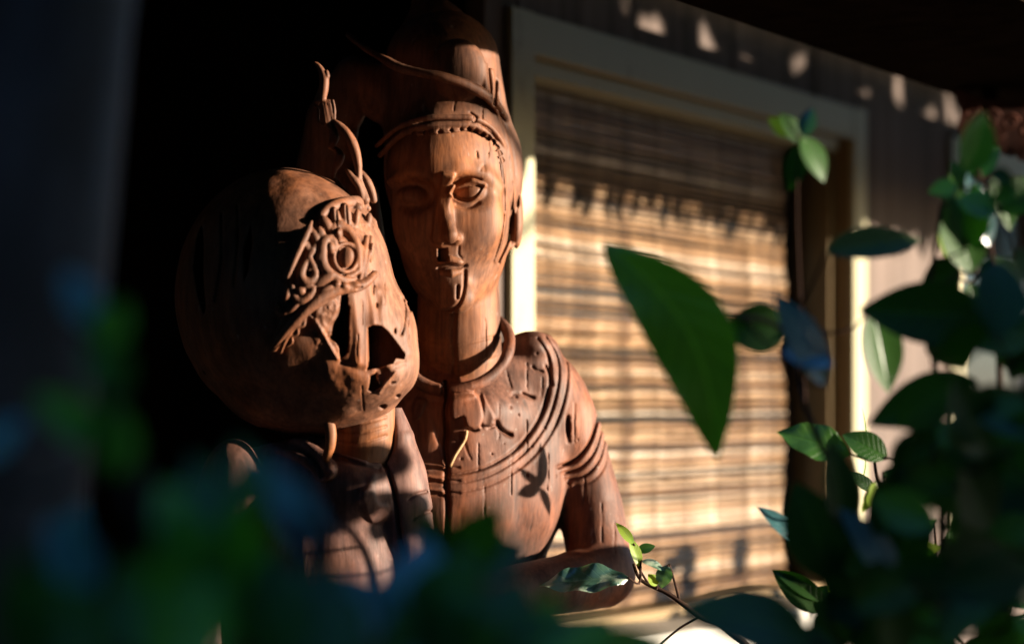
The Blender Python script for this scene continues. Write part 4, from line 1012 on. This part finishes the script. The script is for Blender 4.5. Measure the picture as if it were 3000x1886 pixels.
# shrub outside the frame to the right whose leaves throw the dappled shade
sh = empty('shrub', (1.05, 2.15, 0)); tag(sh, 'sunlit shrub beyond the right edge throwing leaf shadows on the figures', 'shrub')
def shade(P, dist, size, n=1, spread=0.0):
    for _ in range(n):
        c = Vector(P)+S*(dist+rnd.uniform(-.06, .06))+Vector((0, rnd.uniform(-1, 1)*spread, rnd.uniform(-1, 1)*spread))
        a_ = rnd.uniform(0, 6.28); dv = Vector((0.15, math.cos(a_), math.sin(a_)))*size*.5
        leaf(sh, c-dv, c+dv, size*rnd.uniform(.42, .6), tuple(S+Vector((0, rnd.uniform(-.3, .3), rnd.uniform(-.3, .3)))), M_leaf)
def shade_to(P, Q, dist, width):
    leaf(sh, Vector(P)+S*dist, Vector(Q)+S*dist, width, tuple(S), M_leaf)
k_m = DMF/F
mp_ = lambda u, v, w: Vector(((u-1500)*k_m, DM+w*k_m, CAMH+(1200-v)*k_m))
k_w = DWF/F
wp_ = lambda u, v, w: Vector(((u-1500)*k_w, DW+w*k_w, CAMH+(1200-v)*k_w))
mb_ = lambda u, v: mp_(u, v, float(b.front([(u, v)])[0])); sb_ = lambda u, v: wp_(u, v, float(s_.front([(u, v)])[0]))
c0 = mb_(1585, 1432)
for d_, L, w_l in (((0, .12, 1), .050, .011), ((0, -1, -.25), .018, .016), ((0, .5, -1), .038, .008), ((0, -.5, .8), .03, .008)):
    d_ = Vector(d_).normalized(); q0 = c0+S*.36; leaf(sh, q0, q0+d_*L, w_l, tuple(S), M_leaf)
for u, v in ((1760, 1720), (1800, 1780), (1690, 1720), (1840, 1700), (1740, 1790), (1620, 1740), (1560, 1760), (1850, 1760), (1500, 1700), (1680, 1800), (1590, 1690)): shade(mb_(u, v), 0.7, 0.085, 4, .022)
for u, v in ((1030, 1330), (1020, 1395), (1150, 1380), (1190, 1480), (1170, 1530), (1210, 1560), (930, 1500)): shade(sb_(u, v), 1.0, 0.045, 1, .006)
def wallpt(px, py):
    k = (px-1500)/F; s = k*3.4/(WD.x-WD.y*k); Y = 3.4+WD.y*s; return WP(s, -0.06, (1200-py)/F*Y)
for px, py in ((2080, 1660), (2050, 1700), (2110, 1690), (2090, 1620), (2120, 1640), (2060, 1740), (2130, 1720)): shade(wallpt(px, py), 0.6, 0.075, 1, .012)
for px, py in ((2260, 1640), (2180, 1800), (2300, 1780), (2100, 1830), (2000, 1850), (2250, 1840), (2050, 1800)): shade(wallpt(px, py), 0.6, 0.08, 2, .02)
mb = MB()
for q in range(7):
    e = Vector((1.0+rnd.uniform(-.25, .25), 2.15+rnd.uniform(-.3, .3), CAMH+rnd.uniform(-.4, .05))); mb.tube(crom([(1.05, 2.15, 0), (1.05+rnd.uniform(-.1, .1), 2.15+rnd.uniform(-.1, .1), 0.4), tuple(e)], 6), np.linspace(.01, .003, 13), 6)
mb.build('stem', M_stem, sh, True)

# vine trailing along the outside of the beam; its leaves fray the beam's shadow
vn = empty('vine', WP(0.5, 0.62, ZBM)); tag(vn, 'dark leafy vine trailing along the outer edge of the porch soffit', 'vine')
mb = MB(); mb.tube([WP(s, OFFB+0.247+0.006*math.sin(s*9), ZBM+0.02+0.015*math.sin(s*5)) for s in np.arange(-0.2, 3.0, 0.06)], 0.005, 6); mb.build('stem', M_stem, vn, True)
for i in range(150):
    s = rnd.uniform(-0.15, 2.2); p = WP(s, OFFB+0.25+rnd.uniform(0, .02), ZBM+rnd.uniform(-0.005, .03))
    L = rnd.uniform(.03, .07); a_ = rnd.uniform(-.9, .9)
    leaf(vn, p, p+(WD*math.sin(a_)*.8-Vector((0, 0, 1))*math.cos(a_))*L+WN*rnd.uniform(-.01, .02), L*rnd.uniform(.4, .6), tuple(WN+Vector((rnd.uniform(-.4, .4), rnd.uniform(-.4, .4), .2))), M_leafdark, nt=6, nc=2)
# tree further out in the garden: its foliage breaks the light that reaches the upper wall
gt = empty('tree', (3.9, 2.6, 0)); tag(gt, 'slender garden tree beyond the right edge dappling the upper wall', 'tree')
mb = MB(); mb.tube(crom([(3.9, 2.6, 0), (3.95, 2.65, 0.9), (3.85, 2.6, 1.7), (3.9, 2.65, 2.4)], 6), np.linspace(.07, .03, 19), 10)
for q in range(14): mb.tube([(3.88, 2.6, 1.5+q*.05), (3.6+rnd.uniform(-.2, .2), 2.6+rnd.uniform(-.9, 1.1), 1.95+rnd.uniform(-.1, .3))], [.018, .005], 6)
mb.build('trunk', M_bark, gt, True)
V, Fc = [], []
for i in range(260):
    p = WP(rnd.uniform(-0.3, 3.0), 0, rnd.uniform(0.56, 0.86))+S*rnd.uniform(2.9, 3.7); L = rnd.uniform(.15, .26); a_ = rnd.uniform(0, 6.28)
    v, f = leaf_geo(p, p+Vector((rnd.uniform(-.4, .4), math.cos(a_), math.sin(a_)))*L, L*.5, tuple(S+Vector((0, rnd.uniform(-.5, .5), rnd.uniform(-.5, .5)))), nt=5, nc=2)
    Fc += [tuple(x+len(V) for x in q) for q in f]; V += v
tag(mesh_obj('crown', V, Fc, M_leafdark, gt, True), kind='stuff')

def blob(V, Fc, c, r, n=14):
    q0 = len(V)
    for j in range(n+1):
        for i in range(2*n):
            th = math.pi*j/n; ph = math.pi*i/n; k = 1+rnd.uniform(-.14, .14)
            V.append((c[0]+r[0]*k*math.sin(th)*math.cos(ph), c[1]+r[1]*k*math.sin(th)*math.sin(ph), c[2]+r[2]*k*math.cos(th)))
    for j in range(n):
        for i in range(2*n):
            a_ = q0+j*2*n+i; b_ = q0+j*2*n+(i+1) % (2*n); Fc.append((a_, b_, b_+2*n, a_+2*n))
V, Fc = [], []  # unseen crown masses, added to keep sky light off the house wall
for c, r in (((4.3, 2.2, 3.75), (1.1, 1.5, 1.15)), ((4.5, 4.0, 3.9), (1.1, 1.5, 1.2)), ((4.2, 5.6, 3.8), (1.0, 1.4, 1.1)), ((4.4, 3.1, 5.2), (1.2, 2.4, 1.1)), ((4.6, 0.8, 4.4), (1.2, 1.4, 1.4))): blob(V, Fc, c, r)
mesh_obj('shade_foliage', V, Fc, M_shadeleaf, gt)

# ------------------------------------------------------------------ tree at the left edge
tr = empty('tree', (-0.36, 1.22, 0)); tag(tr, 'grey barked tree trunk in blue shade at the left edge, close and blurred', 'tree')
V, Fc = [], []; n = 40; zs = np.linspace(0, 4.2, 60)
for z in zs:
    cx = -0.395+0.05*(z-CAMH)+0.018*math.sin(z*4.3+1); cy = 1.22
    for i in range(n):
        q = 2*math.pi*i/n
        rr = (0.20-0.012*z+0.10*math.exp(-z*4))*(1+0.05*math.sin(3*q+z*1.3)+0.03*math.sin(7*q-z*2.1)+0.02*math.sin(11*q+z*9))
        V.append((cx+rr*math.cos(q), cy+rr*math.sin(q), z))
for j in range(len(zs)-1):
    for i in range(n): Fc.append((j*n+i, j*n+(i+1) % n, (j+1)*n+(i+1) % n, (j+1)*n+i))
mesh_obj('trunk', V, Fc, M_bark, tr, True)

# unseen hedges, added to block sun and sky light around the lens
def shade_hedge(label, x0, y0, x1, y1, th, hgt, seed):
    r2 = random.Random(seed); d = Vector((x1-x0, y1-y0, 0)); L = d.length; d /= L; nn = Vector((-d.y, d.x, 0)); V, Fc = [], []; nx = max(6, int(L/.2)); nz = int(hgt/.2)
    o = empty('shade_hedge', ((x0+x1)/2, (y0+y1)/2, 0)); tag(o, label, 'shade_hedge')
    for side in (-1, 1):
        bq = len(V)
        for j in range(nz+1):
            for i in range(nx+1):
                p = Vector((x0, y0, 0))+d*(L*i/nx)+nn*(side*th/2*(1-.25*(j/nz)**3)+r2.uniform(-.06, .06)); p.z = hgt*j/nz+r2.uniform(-.04, .06)*(j > 0); V.append(p)
        for j in range(nz):
            for i in range(nx): q = bq+j*(nx+1)+i; Fc.append((q, q+1, q+nx+2, q+nx+1))
    h0 = (nz)*(nx+1); h1 = len(V)//2+nz*(nx+1)
    for i in range(nx): Fc.append((h0+i, h0+i+1, h1+i+1, h1+i))
    e = len(V)//2
    for j in range(nz):
        for i in (0, nx): Fc.append((j*(nx+1)+i, (j+1)*(nx+1)+i, e+(j+1)*(nx+1)+i, e+j*(nx+1)+i))
    mesh_obj('shade_foliage', V, Fc, M_shadeleaf, o)
shade_hedge('unseen leafy screen added on the right to keep the sun off the foreground', 2.6, -6.0, 2.75, 1.64, 0.8, 5.0, 1)
shade_hedge('unseen leafy screen added behind the lens to block sky light', -5.0, -3.6, 2.3, -3.4, 0.9, 3.6, 2)
shade_hedge('unseen leafy screen added on the left to block low sky light', -3.4, -3.0, -3.2, 0.85, 0.8, 1.5, 3)
